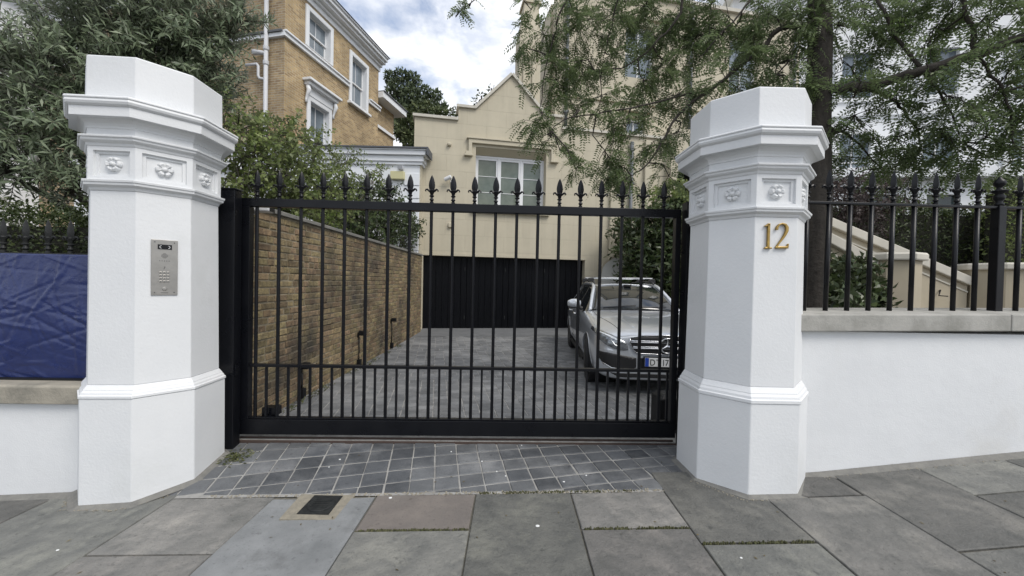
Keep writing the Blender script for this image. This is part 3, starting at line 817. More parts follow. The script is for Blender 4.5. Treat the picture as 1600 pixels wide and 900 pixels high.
# ================================================================== STREET WALLS AND RAILINGS
# right wall
WR = thing('boundary_wall', 'white rendered garden wall with grey stone coping right of the pillar', 'wall', (2.14, 2.84, 0), R(1.6), 'white street walls')
q = MB(); q.box(-.15, 6.5, 0, .26, -.35, 1.13)
wb = obj('wall_body', q, M['white_wall'], WR)
cx0 = -.06
for i, L_ in enumerate((1.62, 1.5, 1.5, 1.5)):
    x0 = cx0; x1 = cx0+L_-.006; cx0 += L_
    z0 = 1.1305 + .018*x0; 
    q = MB(); q.add([(x0, -.05, z0), (x1, -.05, z0+.018*L_), (x1, .33, z0+.018*L_), (x0, .33, z0), (x0, -.05, z0+.125), (x1, -.05, z0+.125+.018*L_), (x1, .33, z0+.15+.018*L_), (x0, .33, z0+.15)],
        [(0, 3, 2, 1), (4, 5, 6, 7), (0, 1, 5, 4), (1, 2, 6, 5), (2, 3, 7, 6), (3, 0, 4, 7)])
    obj('coping_stone', q, M['coping_r'], WR, bevel=.008)
q = MB()
vs = []
for i in range(30):
    x = 2.14 + i*.2; y = 2.84 + i*.2*math.tan(R(1.6))
    vs += [(x, y-.002, zf(x)+.018), (x, y-.03-.012*random.random(), zf(x)+.006), (x, y-.065-.02*random.random(), zf(x)-.004)]
q.add(vs, [(3*i+k, 3*i+k+1, 3*i+k+4, 3*i+k+3) for i in range(29) for k in range(2)])
obj('cement_fillet', q, M['fillet'], pavement)
# left wall
WL = thing('boundary_wall', 'white rendered garden wall with stained stone coping below the blue tarpaulin', 'wall', (-2.95, 2.745, 0), R(1.5), 'white street walls')
obj('wall_body', MB().box(-6.5, .1, 0, .28, -.6, .515), M['white_wall'], WL)
cx0 = .14
for i, L_ in enumerate((1.45, 1.3, 1.5, 1.5)):
    x1 = cx0; x0 = cx0-L_+.006; cx0 -= L_
    obj('coping_stone', MB().cbox(x0, x1, -.045, .33, .5155, .648, .012), M['coping_l'], WL, bevel=.006)
q = MB(); vs = []
for i in range(20):
    x = -3.12 - i*.2; y = 2.745 + (x+2.95)*math.tan(R(1.5))
    vs += [(x, y-.002, zf(x)+.018), (x, y-.03, zf(x)+.006), (x, y-.06-.015*random.random(), zf(x)-.004)]
q.add(vs, [(3*i+k, 3*i+k+1, 3*i+k+4, 3*i+k+3) for i in range(19) for k in range(2)])
obj('cement_fillet', q, M['fillet'], pavement)

finb = finial_mesh(.25).mesh('finial'); finb.materials.append(M['black']); sharp_smooth(finb, 50)
finw = finial_mesh(.25).mesh('finial'); finw.materials.append(M['iron_weathered']); sharp_smooth(finw, 50)
RR = thing('iron_railing', 'black iron railing with spear finials on the right-hand wall', 'railing', (2.14, 2.99, 1.27), R(1.6), 'iron railings on the street walls')
ca, sa = math.cos(R(1.6)), math.sin(R(1.6))
def rlocal(px, py):
    d = at(px, py, 1.0) - Vector((0, 0, EYE)); n = Vector((-sa, ca, 0)); o_ = Vector((2.14, 2.99, 0)); k = o_.dot(n)/d.dot(n)
    p = d*k-o_
    return p.x*ca+p.y*sa
ra, rb = rlocal(1296, 290), rlocal(1529, 290)
sp_ = (rb-ra)/7
obj('top_rail', MB().box(-.10, ra+sp_*20, -.018, .018, .832, .852), M['black'], RR, bevel=.003)
barr = MB().lathe([(.0165, -.02), (.0165, .8315)], 10).mesh('bar', True); barr.materials.append(M['black'])
for i in range(-1, 20):
    x = ra+sp_*i
    if i in (8, 17):
        obj('railing_post', MB().box(x-.03, x+.03, -.03, .03, .0, .853), M['black'], RR, bevel=.004)
        q = MB(); q.lathe([(.026, .8535), (.03, .87), (.018, .885), (.03, .905), (.036, .93), (.022, .95), (.045, .965), (.05, .975), (.02, .985), (.016, 1.0), (.03, 1.015), (.036, 1.035), (.03, 1.055), (.014, 1.07), (.01, 1.08), (.001, 1.088)], 14, M=Matrix.Translation((x, 0, 0)))
        obj('ball_finial', q, M['black'], RR, smooth=True)
        continue
    o = bpy.data.objects.new('bar', barr); link(o, RR); o.location = (x, 0, 0)
    o = bpy.data.objects.new('finial', finb); link(o, RR); o.location = (x, 0, .853)
RL = thing('iron_railing', 'weathered iron railing with spear finials above the blue tarpaulin', 'railing', (-2.95, 2.92, .64), R(1.5), 'iron railings on the street walls')
obj('top_rail', MB().box(-5.5, .0, -.02, .02, .93, .952), M['iron_weathered'], RL, bevel=.003)
barw = MB().lathe([(.0165, 0), (.0165, .9295)], 10).mesh('bar', True); barw.materials.append(M['iron_weathered'])
for i in range(33):
    x = -.232-.164*i
    o = bpy.data.objects.new('bar', barw); link(o, RL); o.location = (x, 0, 0)
    o = bpy.data.objects.new('finial', finw); link(o, RL); o.location = (x, 0, .953)
# tarpaulin hung over the railing: wrinkled sheet with thickness
nu, nv = 300, 84
WV = [(random.uniform(2, 9), random.uniform(2, 9), random.random()*6, random.uniform(.002, .005)) for _ in range(6)]
CR = [(random.uniform(-4.2, 0), random.uniform(0, .9), random.choice((random.uniform(.9, 2.2), random.uniform(-.6, .6))), random.uniform(.06, .42), random.uniform(.004, .014), random.choice((-1, 1))*random.uniform(.002, .008)) for _ in range(420)]
uu, vv_ = np.meshgrid(-.13-3.9*np.arange(nu+1)/nu, .93*np.arange(nv+1)/nv)
hh = sum(d*np.sin(a*uu+b*vv_+c) for a, b, c, d in WV)
for (cu, cv, ang, ln, w_, h_) in CR:
    du, dv = uu-cu, vv_-cv; p_ = du*math.cos(ang)+dv*math.sin(ang); q_ = -du*math.sin(ang)+dv*math.cos(ang)
    hh = hh + np.where(abs(p_) < ln, h_*np.exp(-(q_/w_)**2)*(1-(p_/ln)**2), 0)
yy_ = -.05 - hh - .02*np.sin(math.pi*vv_/.93)
vs = [(uu[j, i], yy_[j, i], vv_[j, i]+.012) for j in range(nv+1) for i in range(nu+1)]
q = MB(); q.add(vs, [(j*(nu+1)+i, j*(nu+1)+i+1, (j+1)*(nu+1)+i+1, (j+1)*(nu+1)+i) for j in range(nv) for i in range(nu)])
tp = thing('tarpaulin', 'creased blue plastic tarpaulin hung on the left railing', 'tarpaulin', (-2.95, 2.92, .64), R(1.5))
o = obj('sheet', q, M['tarp'], tp, smooth=True, fix=False)
so = o.modifiers.new('thickness', 'SOLIDIFY'); so.thickness = .002
o = obj('hem', MB().box(-4.03, -.125, -.085, -.045, .0, .02), M['black_matte'], tp)

# ================================================================== DRIVEWAY BRICK WALL
BW = thing('brick_wall', 'old yellow stock brick wall along the left of the driveway', 'wall', (-2.5, 3.5, 0))
obj('wall_core', MB().box(-.225, -.0075, .0, 7.12, -.1, 2.105), M['brick_mortar'], BW)
bl = []
ch = .0752
for c in range(28):
    z = -.02 + c*ch
    y = -random.uniform(0, .1) - (.05 if c % 2 else .11)
    k = 0
    while y < 7.1:
        head = (k % 2 == 1) if c % 3 else (random.random() < .75)
        L_ = (.103 if head else .215) + random.uniform(-.006, .006)
        y0, y1 = max(y, .0), min(y+L_, 7.115)
        if y1-y0 > .03:
            bl.append((y0, y1, z+.006+random.uniform(-.002, .003), z+ch-.006+random.uniform(-.003, .002)))
        y += L_+.013; k += 1
bl.sort(key=lambda b: b[0])
rest = MB()
def brick_geo(y0, y1, z0, z1):
    pr = random.uniform(-.004, .005); c = random.uniform(.004, .008)
    j = lambda s=.004: random.uniform(-s, s)
    o_ = [(-.02, y0, z0), (-.02, y1, z0), (-.02, y1, z1), (-.02, y0, z1)]
    m_ = [(pr-c, y0+j(), z0+j()), (pr-c, y1+j(), z0+j()), (pr-c, y1+j(), z1+j()), (pr-c, y0+j(), z1+j())]
    i_ = [(pr+j(.002), y0+c, z0+c), (pr+j(.002), y1-c, z0+c), (pr+j(.002), y1-c, z1-c), (pr+j(.002), y0+c, z1-c)]
    fs = []
    for a in range(4):
        b = (a+1) % 4
        fs += [(a, b, 4+b, 4+a), (4+a, 4+b, 8+b, 8+a)]
    fs.append((8, 9, 10, 11))
    return o_+m_+i_, fs
for k, b in enumerate(bl):
    gfx = brick_geo(*b)
    if k < 299:
        q = MB(); q.add(*gfx); obj('brick', q, M['brick'], BW)
    else: rest.add(*gfx)
tag(obj('brick_field', rest, M['brick'], BW), kind='stuff')
y = 0.0
while y < 7.1:
    L_ = random.uniform(.42, .5)
    q = MB(); q.cbox(-.26, .028+random.uniform(-.004, .004), y, min(y+L_-.006, 7.13), 2.1055, 2.150+random.uniform(-.004, .004), .006)
    obj('coping_tile', q, M['fillet'], BW, bevel=.004); y += L_
# small wall lights with their conduits
for (Y, z, lab) in ((4.55, .36, 'black wall light low on the brick wall nearest the gate'), (6.25, .52, 'black wall light midway along the brick wall'), (7.95, .57, 'black wall light on the brick wall nearest the garage')):
    t_ = thing('wall_light', lab, 'light', (-2.49, Y, 0), 0, 'black lights along the brick wall')
    obj('lamp_head', MB().box(.01, .10, -.035, .035, z, z+.075), M['black_matte'], t_, bevel=.008)
    obj('bracket', MB().box(-.008, .0095, -.02, .02, z-.03, z+.05), M['black_matte'], t_)
    obj('conduit', MB().tube([(.012, 0, z-.031), (.014, .005, z*.5), (.012, 0, .13)], .010, 8), M['black_matte'], t_, smooth=True)
    obj('junction_box', MB().box(-.006, .05, -.035, .035, .02, .129), M['black_matte'], t_, bevel=.005)
# white camera unit on the end of the wall
cp_ = at(414, 327, 3.62)
t_ = thing('wall_camera', 'white box camera on top of the brick wall behind the gate', 'camera', cp_, R(10))
obj('camera_body', MB().box(-.10, .06, -.06, .06, -.028, .035), M['plastic_white'], t_, bevel=.012)
obj('sun_hood', MB().box(-.11, .085, -.068, .068, .0355, .045), M['plastic_white'], t_, bevel=.003)
obj('lens_face', MB().box(.0605, .066, -.05, .05, -.022, .03), M['black_matte'], t_)
obj('mount', MB().tube([(-.06, 0, -.029), (-.12, .01, -.05), (-.19, .02, -.07)], .014, 8), M['plastic_white'], t_)

# ================================================================== CREAM HOUSE
H = thing('cream_house', 'cream rendered house with pointed gable above a black garage', 'house', HO, HA)
outl = [(-.33, 0), (-.03, 0), (-.03, 2.16), (4.86, 2.16), (4.86, 0), (7.55, 0), (7.55, 6.1), (4.0, 6.1), (4.0, 6.44), (3.48, 6.44), (2.44, 7.52), (1.40, 6.44), (.9, 6.44), (.9, 6.06), (-.33, 6.06)]
q = MB(); q.plate(outl, [[(1.42, 3.52), (1.42, 5.36), (3.55, 5.36), (3.55, 3.52)]], 0, .42)
gw = obj('gable_wall', q, M['cream'], H)
def cop(pts, w0=-.07, w1=.46, th=.075):
    for a, b in zip(pts[:-1], pts[1:]):
        a, b = Vector(a), Vector(b); d = (b-a).normalized(); n = Vector((-d.y, d.x))
        if n.y < 0: n = -n
        P = [a - d*.02, b + d*.02, b + d*.02 + n*th, a - d*.02 + n*th]
        q = MB(); q.plate([(p.x, p.y) for p in P], (), w0, w1)
        obj('parapet_coping', q, M['cream_pale'], H)
cop([(-.36, 6.062), (.87, 6.062)]); cop([(.86, 6.442), (1.36, 6.442)], -.072, .462); cop([(1.40, 6.45), (2.44, 7.53)], -.074, .464); cop([(2.44, 7.531), (3.48, 6.451)], -.076, .466)
cop([(3.52, 6.442), (4.04, 6.442)], -.072, .462); cop([(4.03, 6.102), (7.55, 6.102)])
# reveal slope of window, hood mould
hm = MB(); hm.plate([(1.20, 5.50), (1.20, 5.20), (1.12, 5.20), (1.12, 5.12), (1.30, 5.12), (1.30, 5.44), (3.68, 5.44), (3.68, 5.12), (3.87, 5.12), (3.87, 5.20), (3.78, 5.20), (3.78, 5.50), (3.78, 5.56), (1.20, 5.56)], (), -.085, .003)
obj('hood_mould', hm, M['cream_plain'], H, bevel=.012)
hm = MB(); hm.plate([(1.15, 5.5605), (3.83, 5.5605), (3.83, 5.60), (1.15, 5.60)], (), -.115, .002)
obj('hood_mould_drip', hm, M['cream_plain'], H, bevel=.006)
for (x0, x1) in ((1.08, 1.32), (3.66, 3.91)):
    obj('label_stop', MB().box(x0, x1, -.12, .003, 5.06, 5.1195), M['cream_plain'], H, bevel=.008)
obj('window_sill', MB().box(1.30, 3.67, -.10, .30, 3.45, 3.5195), M['cream_plain'], H, bevel=.008)
obj('window_head', MB().add([(1.421, .30, 5.20), (3.549, .30, 5.20), (3.549, .30, 5.359), (1.421, .30, 5.359), (1.421, .02, 5.355), (3.549, .02, 5.355)], [(0, 1, 5, 4), (0, 3, 2, 1), (4, 5, 2, 3), (0, 4, 3), (1, 2, 5)]), M['cream_plain'], H)
wf = MB(); wf.plate([(1.421, 3.5205), (3.549, 3.5205), (3.549, 5.1995), (1.421, 5.1995)],
    [[(1.475+i*.692, 3.58), (2.115+i*.692, 3.58), (2.115+i*.692, 5.14), (1.475+i*.692, 5.14)][::-1] for i in range(3)], .27, .34)
win = obj('window', wf, M['plastic_white'], H, bevel=.004)
for i in range(3):
    a, b = 1.4755+i*.692, 2.1145+i*.692
    q = MB(); q.plate([(a, 3.5805), (b, 3.5805), (b, 5.1395), (a, 5.1395)], [[(a+.05, 3.64), (a+.05, 5.08), (b-.05, 5.08), (b-.05, 3.64)]], .285, .325)
    obj('casement', q, M['plastic_white'], win, bevel=.003)
    obj('pane', MB().box(a+.049, b-.049, .312, .316, 3.639, 5.081), M['glass_green'], win)
    for zz in (4.12, 4.60): obj('glazing_bar', MB().box(a+.05, b-.05, .300, .3115, zz-.008, zz+.008), M['plastic_white'], win)
# garage door of vertical planks
gd = obj('garage_door', MB().box(-.03, 4.86, .24, .28, .012, 2.155), M['black_matte'], H)
npl = 27; pwid = 4.89/npl
M['gdoor'] = mat('black_gloss_timber', (.003, .0035, .005), .36, (.005, .0055, .007), 6, spec=.12, bump=.002, bscale=16, stretch=(4, 4, .4), rvar=.1)
for i in range(npl):
    x0 = -.03+i*pwid
    gp_ = .012 if i % 7 == 6 else .005
    q = MB(); q.add([(x0+.001, .239, .02), (x0+gp_, .215, .02), (x0+pwid-gp_, .215+random.uniform(-.002, .002), .02), (x0+pwid-.001, .239, .02), (x0+.001, .239, 2.15), (x0+gp_, .215, 2.15), (x0+pwid-gp_, .215, 2.15), (x0+pwid-.001, .239, 2.15)],
        [(0, 1, 5, 4), (1, 2, 6, 5), (2, 3, 7, 6), (0, 4, 7, 3), (4, 5, 6, 7), (0, 3, 2, 1)])
    obj('plank', q, M['gdoor'], gd)
for x in (1.18, 2.4, 3.62):
    for z in (.35, 1.8): obj('hinge', MB().box(x-.012, x+.012, .20, .2145, z-.05, z+.05), M['iron_weathered'], gd, bevel=.003)
obj('garage_lintel', MB().box(-.06, 4.89, -.012, .012, 2.1605, 2.23), M['cream_plain'], H)
# fittings on the front
def fitting(x, z, name, label, cat, white=True):
    p = HO + ht*x + hn*0 + Vector((0, 0, z))
    return thing(name, label, cat, p, HA)
t_ = fitting(.69, 4.30, 'security_camera', 'small white bullet camera on the cream gable wall', 'camera')
q = MB(); q.lathe([(.055, -.13), (.06, -.11), (.06, .07), (.045, .075)], 12, M=Matrix.Translation((-.04, -.17, .06)) @ Matrix.Rotation(R(65), 4, 'Y') @ Matrix.Rotation(R(20), 4, 'X')); obj('camera_body', q, M['plastic_white'], t_, angle=40)
obj('bracket', MB().tube([(.06, -.003, 0), (.06, -.06, .0), (.0, -.15, .04)], .018, 8), M['plastic_white'], t_)
obj('base_plate', MB().lathe([(.05, 0), (.05, .02)], 12, M=Matrix.Translation((.06, -.0205, 0)) @ Matrix.Rotation(R(-90), 4, 'X')), M['plastic_white'], t_)
t_ = fitting(.65, 5.35, 'wall_vent', 'small round cream vent high on the gable wall', 'vent')
obj('vent_body', MB().lathe([(.06, 0), (.06, .05), (.04, .09), (.001, .1)], 12, M=Matrix.Translation((0, -.001, 0)) @ Matrix.Rotation(R(90), 4, 'X')), M['cream_plain'], t_, angle=40)
t_ = fitting(.71, 3.04, 'wall_sensor', 'small cream sensor on the gable wall above the garage', 'sensor')
obj('sensor_body', MB().box(-.05, .05, -.07, -.001, -.07, .07), M['cream_plain'], t_, bevel=.02)
# chimney and tall block behind the gable
q = MB(); q.box(2.86, 3.56, 1.0, 1.75, 0, 9.5)
chim = obj('chimney', q, M['cream_plain'], H)
obj('chimney_shoulder', MB().add([(2.86, 1.0, 9.5005), (3.56, 1.0, 9.5005), (3.56, 1.75, 9.5005), (2.86, 1.75, 9.5005), (3.0, 1.1, 10.3), (3.5, 1.1, 10.3), (3.5, 1.65, 10.3), (3.0, 1.65, 10.3)], [(0, 1, 5, 4), (1, 2, 6, 5), (2, 3, 7, 6), (3, 0, 4, 7), (4, 5, 6, 7), (0, 3, 2, 1)]), M['cream_plain'], chim)
obj('chimney_stack', MB().box(3.0, 3.5, 1.1, 1.65, 10.3005, 10.55), M['cream_plain'], chim)
obj('chimney_cap', MB().box(2.95, 3.56, 1.05, 1.70, 10.5505, 10.65), M['cream_plain'], chim)
for x in (2.98, 3.28): obj('chimney_rib', MB().box(x, x+.10, .94, .9995, 6.0, 9.1), M['cream_plain'], chim)
wx0, wz0, wx1, wz1 = 6.55, 8.55, 7.65, 10.35
q = MB(); q.plate([(4.1, 0), (13.6, 0), (13.6, 11.3), (4.1, 11.3)], [[(wx0, wz0), (wx0, wz1), (wx1, wz1), (wx1, wz0)], [(6.65, 5.9), (6.65, 7.2), (7.35, 7.2), (7.35, 5.9)], [(10.6, 8.5), (10.6, 10.5), (11.8, 10.5), (11.8, 8.5)]], 1.05, 1.5)
obj('tall_wall', q, M['cream'], H)
obj('tall_block', MB().box(4.12, 13.55, 1.9, 10, 0, 11.2), M['cream_plain'], H)
obj('string_course', MB().box(4.05, 13.62, .98, 1.0495, 7.62, 7.80), M['cream_plain'], H, bevel=.02)
for k_, (a, b, c, d) in enumerate(((wx0, wx1, wz0, wz1), (6.65, 7.35, 5.9, 7.2), (10.6, 11.8, 8.5, 10.5))):
    q = MB(); q.plate([(a+.001, c+.001), (b-.001, c+.001), (b-.001, d-.001), (a+.001, d-.001)], [[(a+.08, c+.08), (a+.08, d-.08), (b-.08, d-.08), (b-.08, c+.08)]], 1.22, 1.30)
    w_ = obj('window', q, M['plastic_white'], H)
    obj('pane', MB().box(a+.079, b-.079, 1.27, 1.275, c+.079, d-.079), M['glass_pale'], w_)
    obj('glazing_bar', MB().box((a+b)/2-.02, (a+b)/2+.02, 1.23, 1.2695, c+.08, d-.08), M['plastic_white'], w_)
    obj('glazing_bar', MB().box(a+.08, b-.08, 1.232, 1.268, (c+d)/2-.02, (c+d)/2+.02), M['plastic_white'], w_)
    obj('window_hood', MB().box(a-.2, b+.2, .93, 1.0495, d+.16, d+.28), M['cream_plain'], w_)
# pilaster, porch
obj('pilaster', MB().box(5.62, 5.92, -.10, -.0005, .0, 6.0), M['cream_plain'], H, bevel=.02)
obj('pilaster', MB().box(6.75, 7.0, -.10, -.0005, .0, 6.0), M['cream_plain'], H, bevel=.02)
n = 12
archp = [(7.75, 2.6), (7.75, 4.6)] + [(8.35-.6*math.cos(math.pi*i/n), 4.6+1.0*math.sin(math.pi*i/n)) for i in range(1, n)] + [(8.95, 4.6), (8.95, 2.6)]
q = MB(); q.plate([(7.551, 0), (10.4, 0), (10.4, 6.4), (7.551, 6.4)], [archp], -.25, .1)
obj('porch_front', q, M['cream_plain'], H)
obj('porch_soffit', MB().box(7.56, 10.4, .1005, 1.045, 6.0, 6.39), M['cream_plain'], H)
obj('front_door', MB().box(7.7, 9.1, .88, .95, 2.2, 5.9), M['black_matte'], H)
# rainwater pipes
def dpipe(x, y, z0, z1, r=.055, m='pipe_dark'):
    o_ = obj('drainpipe', MB().tube([(x, y, z0), (x, y, z1)], r, 10), M[m], H, smooth=True)
    for z in np.arange(z0+.8, z1, 1.9): obj('pipe_bracket', MB().box(x-r*1.5, x+r*1.5, y-r*1.15, y+r+.02, z-.03, z+.03), M[m], o_)
dpipe(6.30, -.075, .0, 5.9); dpipe(4.45, .96, 6.3, 11.2); dpipe(9.0, .96, 6.6, 11.2, .06, 'pipe_dark'); dpipe(13.3, .96, 0, 11.2)
obj('parapet_coping', MB().box(4.05, 13.65, .95, 1.6, 11.3005, 11.42), M['cream_pale'], H)
# pale arched panel beyond the car
P = [(-.57, 0), (.57, 0), (.57, 1.72), (.545, 1.92), (.47, 2.05), (.36, 2.14), (.18, 2.25), (0, 2.33), (-.18, 2.25), (-.36, 2.14), (-.47, 2.05), (-.545, 1.92), (-.57, 1.72)]
t_ = thing('arched_panel', 'pale grey panel with pointed arched top standing behind the silver car', 'panel', HO + ht*5.78 + hn*(-.35), HA)
q = MB(); q.plate(P, (), -.05, .05); obj('panel_body', q, mat('pale_grey_board', (.60, .595, .56), .6, (.54, .535, .50), 3), t_, bevel=.01)
q = MB(); q.plate([(x*1.03, z*1.012 if z > 0 else 0) for x, z in P], [[(x*.965, (z-.03) if z > 0 else .02) for x, z in P][::-1]], -.062, -.0505); obj('panel_edge', q, M['stone_tan'], t_)

# ================================================================== WHITE EXTENSION LEFT OF IT
E_ = thing('white_extension', 'low white stucco extension with moulded cornice beside the cream house', 'building', (-2.63, 10.72, 0))
q = MB(); q.plate([(-5.2, 0), (0, 0), (0, 4.62), (-5.2, 4.62)], [[(-2.75, 1.2), (-2.75, 3.5), (-1.6, 3.5), (-1.6, 1.2)]], 0, .3); obj('wall', q, M['white_house'], E_)
obj('side_wall', MB().box(-.0005+.001, .03, -.0, 1.25, 0, 4.62), M['cream_plain'], E_)
for (z0, z1, pr) in ((4.6205, 4.70, .06), (4.7005, 4.86, .10), (4.8605, 4.98, .17), (4.9805, 5.02, .20)):
    obj('cornice_band', MB().box(-5.2, pr+.02, -pr, 1.2, z0, z1), M['white_house'], E_, bevel=.01)
obj('lead_roof', MB().box(-5.25, .27, -.24, 1.25, 5.0205, 5.06), M['slate'], E_)
obj('lead_flashing', MB().add([(.23, -.24, 4.86), (.29, -.24, 4.82), (.29, .25, 4.82), (.23, .25, 4.86), (.23, -.24, 5.02), (.29, -.24, 5.0195), (.29, .25, 5.0195), (.23, .25, 5.02)], [(0, 3, 2, 1), (4, 5, 6, 7), (0, 1, 5, 4), (1, 2, 6, 5), (2, 3, 7, 6), (3, 0, 4, 7)]), M['slate'], E_)
z = .1
k = 0
while z < 4.2:
    w_ = .42 if k % 2 else .30
    obj('quoin', MB().box(-w_, .004, -.035, -.0005, z, z+.33), M['white_house'], E_, bevel=.012); z += .36; k += 1
obj('string_moulding', MB().box(-5.2, -1.30, -.06, -.0005, 4.12, 4.25), M['white_house'], E_, bevel=.02)
obj('string_moulding', MB().box(-5.2, -1.36, -.04, -.0005, 3.85, 3.93), M['white_house'], E_, bevel=.01)
w_ = obj('window', MB().plate([(-2.749, 1.201), (-1.601, 1.201), (-1.601, 3.499), (-2.749, 3.499)], [[(-2.68, 1.27), (-2.68, 3.43), (-1.67, 3.43), (-1.67, 1.27)]], .1, .16), M['plastic_white'], E_)
obj('pane', MB().box(-2.681, -1.669, .13, .135, 1.269, 3.431), M['glass'], w_)
t_ = thing('alarm_light_box', 'cream plastic light box under the cornice of the white extension', 'light', (-3.22, 10.715, 4.30))
obj('box_body', MB().box(-.19, .19, -.13, -.002, -.10, .12), mat('yellowed_plastic', (.52, .49, .28), .5), t_, bevel=.015)
obj('floodlight', MB().add([(.02, -.16, .16), (.16, -.16, .16), (.16, -.02, .18), (.02, -.02, .18), (.03, -.20, .26), (.15, -.20, .26), (.15, -.04, .27), (.03, -.04, .27)], [(0, 3, 2, 1), (4, 5, 6, 7), (0, 1, 5, 4), (1, 2, 6, 5), (2, 3, 7, 6), (3, 0, 4, 7)]), M['pipe'], t_)

# ================================================================== BRICK HOUSE
bd = Vector((.21145, .97739, 0))
B = thing('brick_house', 'tall yellow brick house with white window surrounds and cornice', 'house', (-7.19, 12.0, 0), math.atan2(bd.y, bd.x))
# local: x along the flank (away), y along the front to the left; flank faces -y, front faces -x
wins = [(.96, 2.05, 9.16, 10.36), (3.28, 4.28, 8.38, 10.22), (1.06, 2.02, 5.0, 7.42)]
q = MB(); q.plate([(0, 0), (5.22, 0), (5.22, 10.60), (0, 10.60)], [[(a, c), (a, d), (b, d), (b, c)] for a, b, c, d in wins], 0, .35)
obj('flank_wall', q, M['house_brick_lit'], B)
fw = [(4.7, 6.0, 9.3, 11.2), (4.7, 6.0, 5.2, 7.6), (8.2, 9.5, 9.3, 11.2)]
mt = Matrix(((0, 1, 0, 0), (1, 0, 0, 0), (0, 0, 1, 0), (0, 0, 0, 1)))
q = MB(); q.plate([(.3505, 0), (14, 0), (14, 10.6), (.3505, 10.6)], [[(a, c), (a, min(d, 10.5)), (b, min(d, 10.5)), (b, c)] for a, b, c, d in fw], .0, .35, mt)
obj('front_wall', q, M['house_brick_shaded'], B)
q = MB(); q.plate([(0.0, 0), (.35, 0), (.35, 10.6), (0, 10.6)], (), .0005, .0010, mt)
obj('corner_return', MB().box(-.0012, .0005, .0, .3504, 0, 10.6), M['house_brick_shaded'], B)
obj('house_core', MB().box(.9, 5.15, .9, 13.9, 0, 10.5), M['black_matte'], B)
for (z0, z1, pr) in ((10.6005, 10.78, .05), (10.7805, 10.88, .14), (10.8805, 10.98, .30), (10.9805, 11.10, .40), (11.1005, 11.16, .46)):
    obj('cornice_band', MB().box(-pr, 5.3, -pr, 14, z0, z1), M['white_house'], B, bevel=.01)
obj('roof', MB().add([(-.5, -.5, 11.161), (5.35, -.5, 11.161), (5.35, 14, 11.161), (-.5, 14, 11.161), (2.4, 2.4, 12.6), (3.0, 2.4, 12.6), (3.0, 14, 12.6), (2.4, 14, 12.6)], [(0, 1, 5, 4), (1, 2, 6, 5), (2, 3, 7, 6), (3, 0, 4, 7), (4, 5, 6, 7), (0, 3, 2, 1)]), M['slate'], B)
def sc_band(x0, x1, z):
    obj('string_course', MB().box(x0, x1, -.09, -.0005, z, z+.12), M['white_house'], B, bevel=.01)
    obj('string_cap', MB().box(x0, x1, -.14, -.0003, z+.1205, z+.18), M['white_house'], B, bevel=.01)
sc_band(-.09, 3.10, 8.86); sc_band(4.46, 5.30, 8.86)
obj('string_course', MB().box(-.09, -.0015, .0, 14, 8.8605, 8.98), M['white_house'], B); obj('string_cap', MB().box(-.14, -.0013, .001, 14, 8.9805, 9.04), M['slate'], B)
def sash(a, b, c, d, hood=False, sill=True):
    """white sash window in the flank: surround, sashes, panes"""
    q = MB(); q.plate([(a-.13, c-.02), (b+.13, c-.02), (b+.13, d+.13), (a-.13, d+.13)], [[(a+.001, c+.001), (a+.001, d-.001), (b-.001, d-.001), (b-.001, c+.001)]], -.06, -.0006)
    w_ = obj('window', q, M['white_house'], B, bevel=.01)
    q = MB()
    for (x0, x1) in ((a+.001, a+.02), (b-.02, b-.001)): q.box(x0, x1, -.055, .24, c+.001, d-.001)
    q.box(a+.02, b-.02, -.055, .24, d-.02, d-.001)
    obj('reveal_lining', q, M['white_house'], w_)
    m_ = (c+d)/2
    for (z0, z1, y) in ((m_-.02, d-.021, .14), (c+.02, m_+.02, .185)):
        q = MB(); q.plate([(a+.021, z0), (b-.021, z0), (b-.021, z1), (a+.021, z1)], [[(a+.07, z0+.05), (a+.07, z1-.05), (b-.07, z1-.05), (b-.07, z0+.05)]], y, y+.04)
        obj('sash_frame', q, M['plastic_white'], w_)
        obj('pane', MB().box(a+.069, b-.069, y+.018, y+.022, z0+.049, z1-.049), M['glass_pale'], w_)
        obj('glazing_bar', MB().box((a+b)/2-.012, (a+b)/2+.012, y+.005, y+.0175, z0+.05, z1-.05), M['plastic_white'], w_)
    if sill: obj('window_sill', MB().box(a-.2, b+.2, -.16, .2, c-.12, c-.0205), M['white_house'] if not hood else M['white_house'], w_, bevel=.01)
    if hood:
        obj('window_hood', MB().box(a-.32, b+.34, -.32, -.0005, d+.52, d+.60), M['white_house'], w_, bevel=.01)
        obj('hood_moulding', MB().box(a-.24, b+.26, -.22, -.0005, d+.40, d+.5195), M['white_house'], w_, bevel=.02)
        obj('hood_frieze', MB().box(a-.13, b+.13, -.08, -.0007, d+.1305, d+.3995), M['white_house'], w_)
        for x in (a-.24, b+.15):
            q = MB(); q.tube([(x+.045, -.12, d+.36), (x+.045, -.16, d+.24), (x+.045, -.10, d+.10), (x+.045, -.05, d-.05), (x+.045, -.06, d-.16)], [.07, .075, .05, .035, .045], 8)
            obj('hood_bracket', q, M['white_house'], w_, smooth=True)
for i, w_ in enumerate(wins): sash(*w_, hood=(i == 2), sill=(i != 0))
for a, b, c, d in fw:
    d = min(d, 10.5)
    q = MB(); q.plate([(a-.15, c-.1), (b+.15, c-.1), (b+.15, d+.09), (a-.15, d+.09)], [[(a+.1, c+.1), (a+.1, d-.1), (b-.1, d-.1), (b-.1, c+.1)]], -.10, -.002, mt)
    w_ = obj('window', q, M['white_house'], B)
    q = MB(); q.plate([(a+.001, c+.001), (b-.001, c+.001), (b-.001, d-.001), (a+.001, d-.001)], (), .12, .125, mt); obj('pane', q, M['glass'], w_)
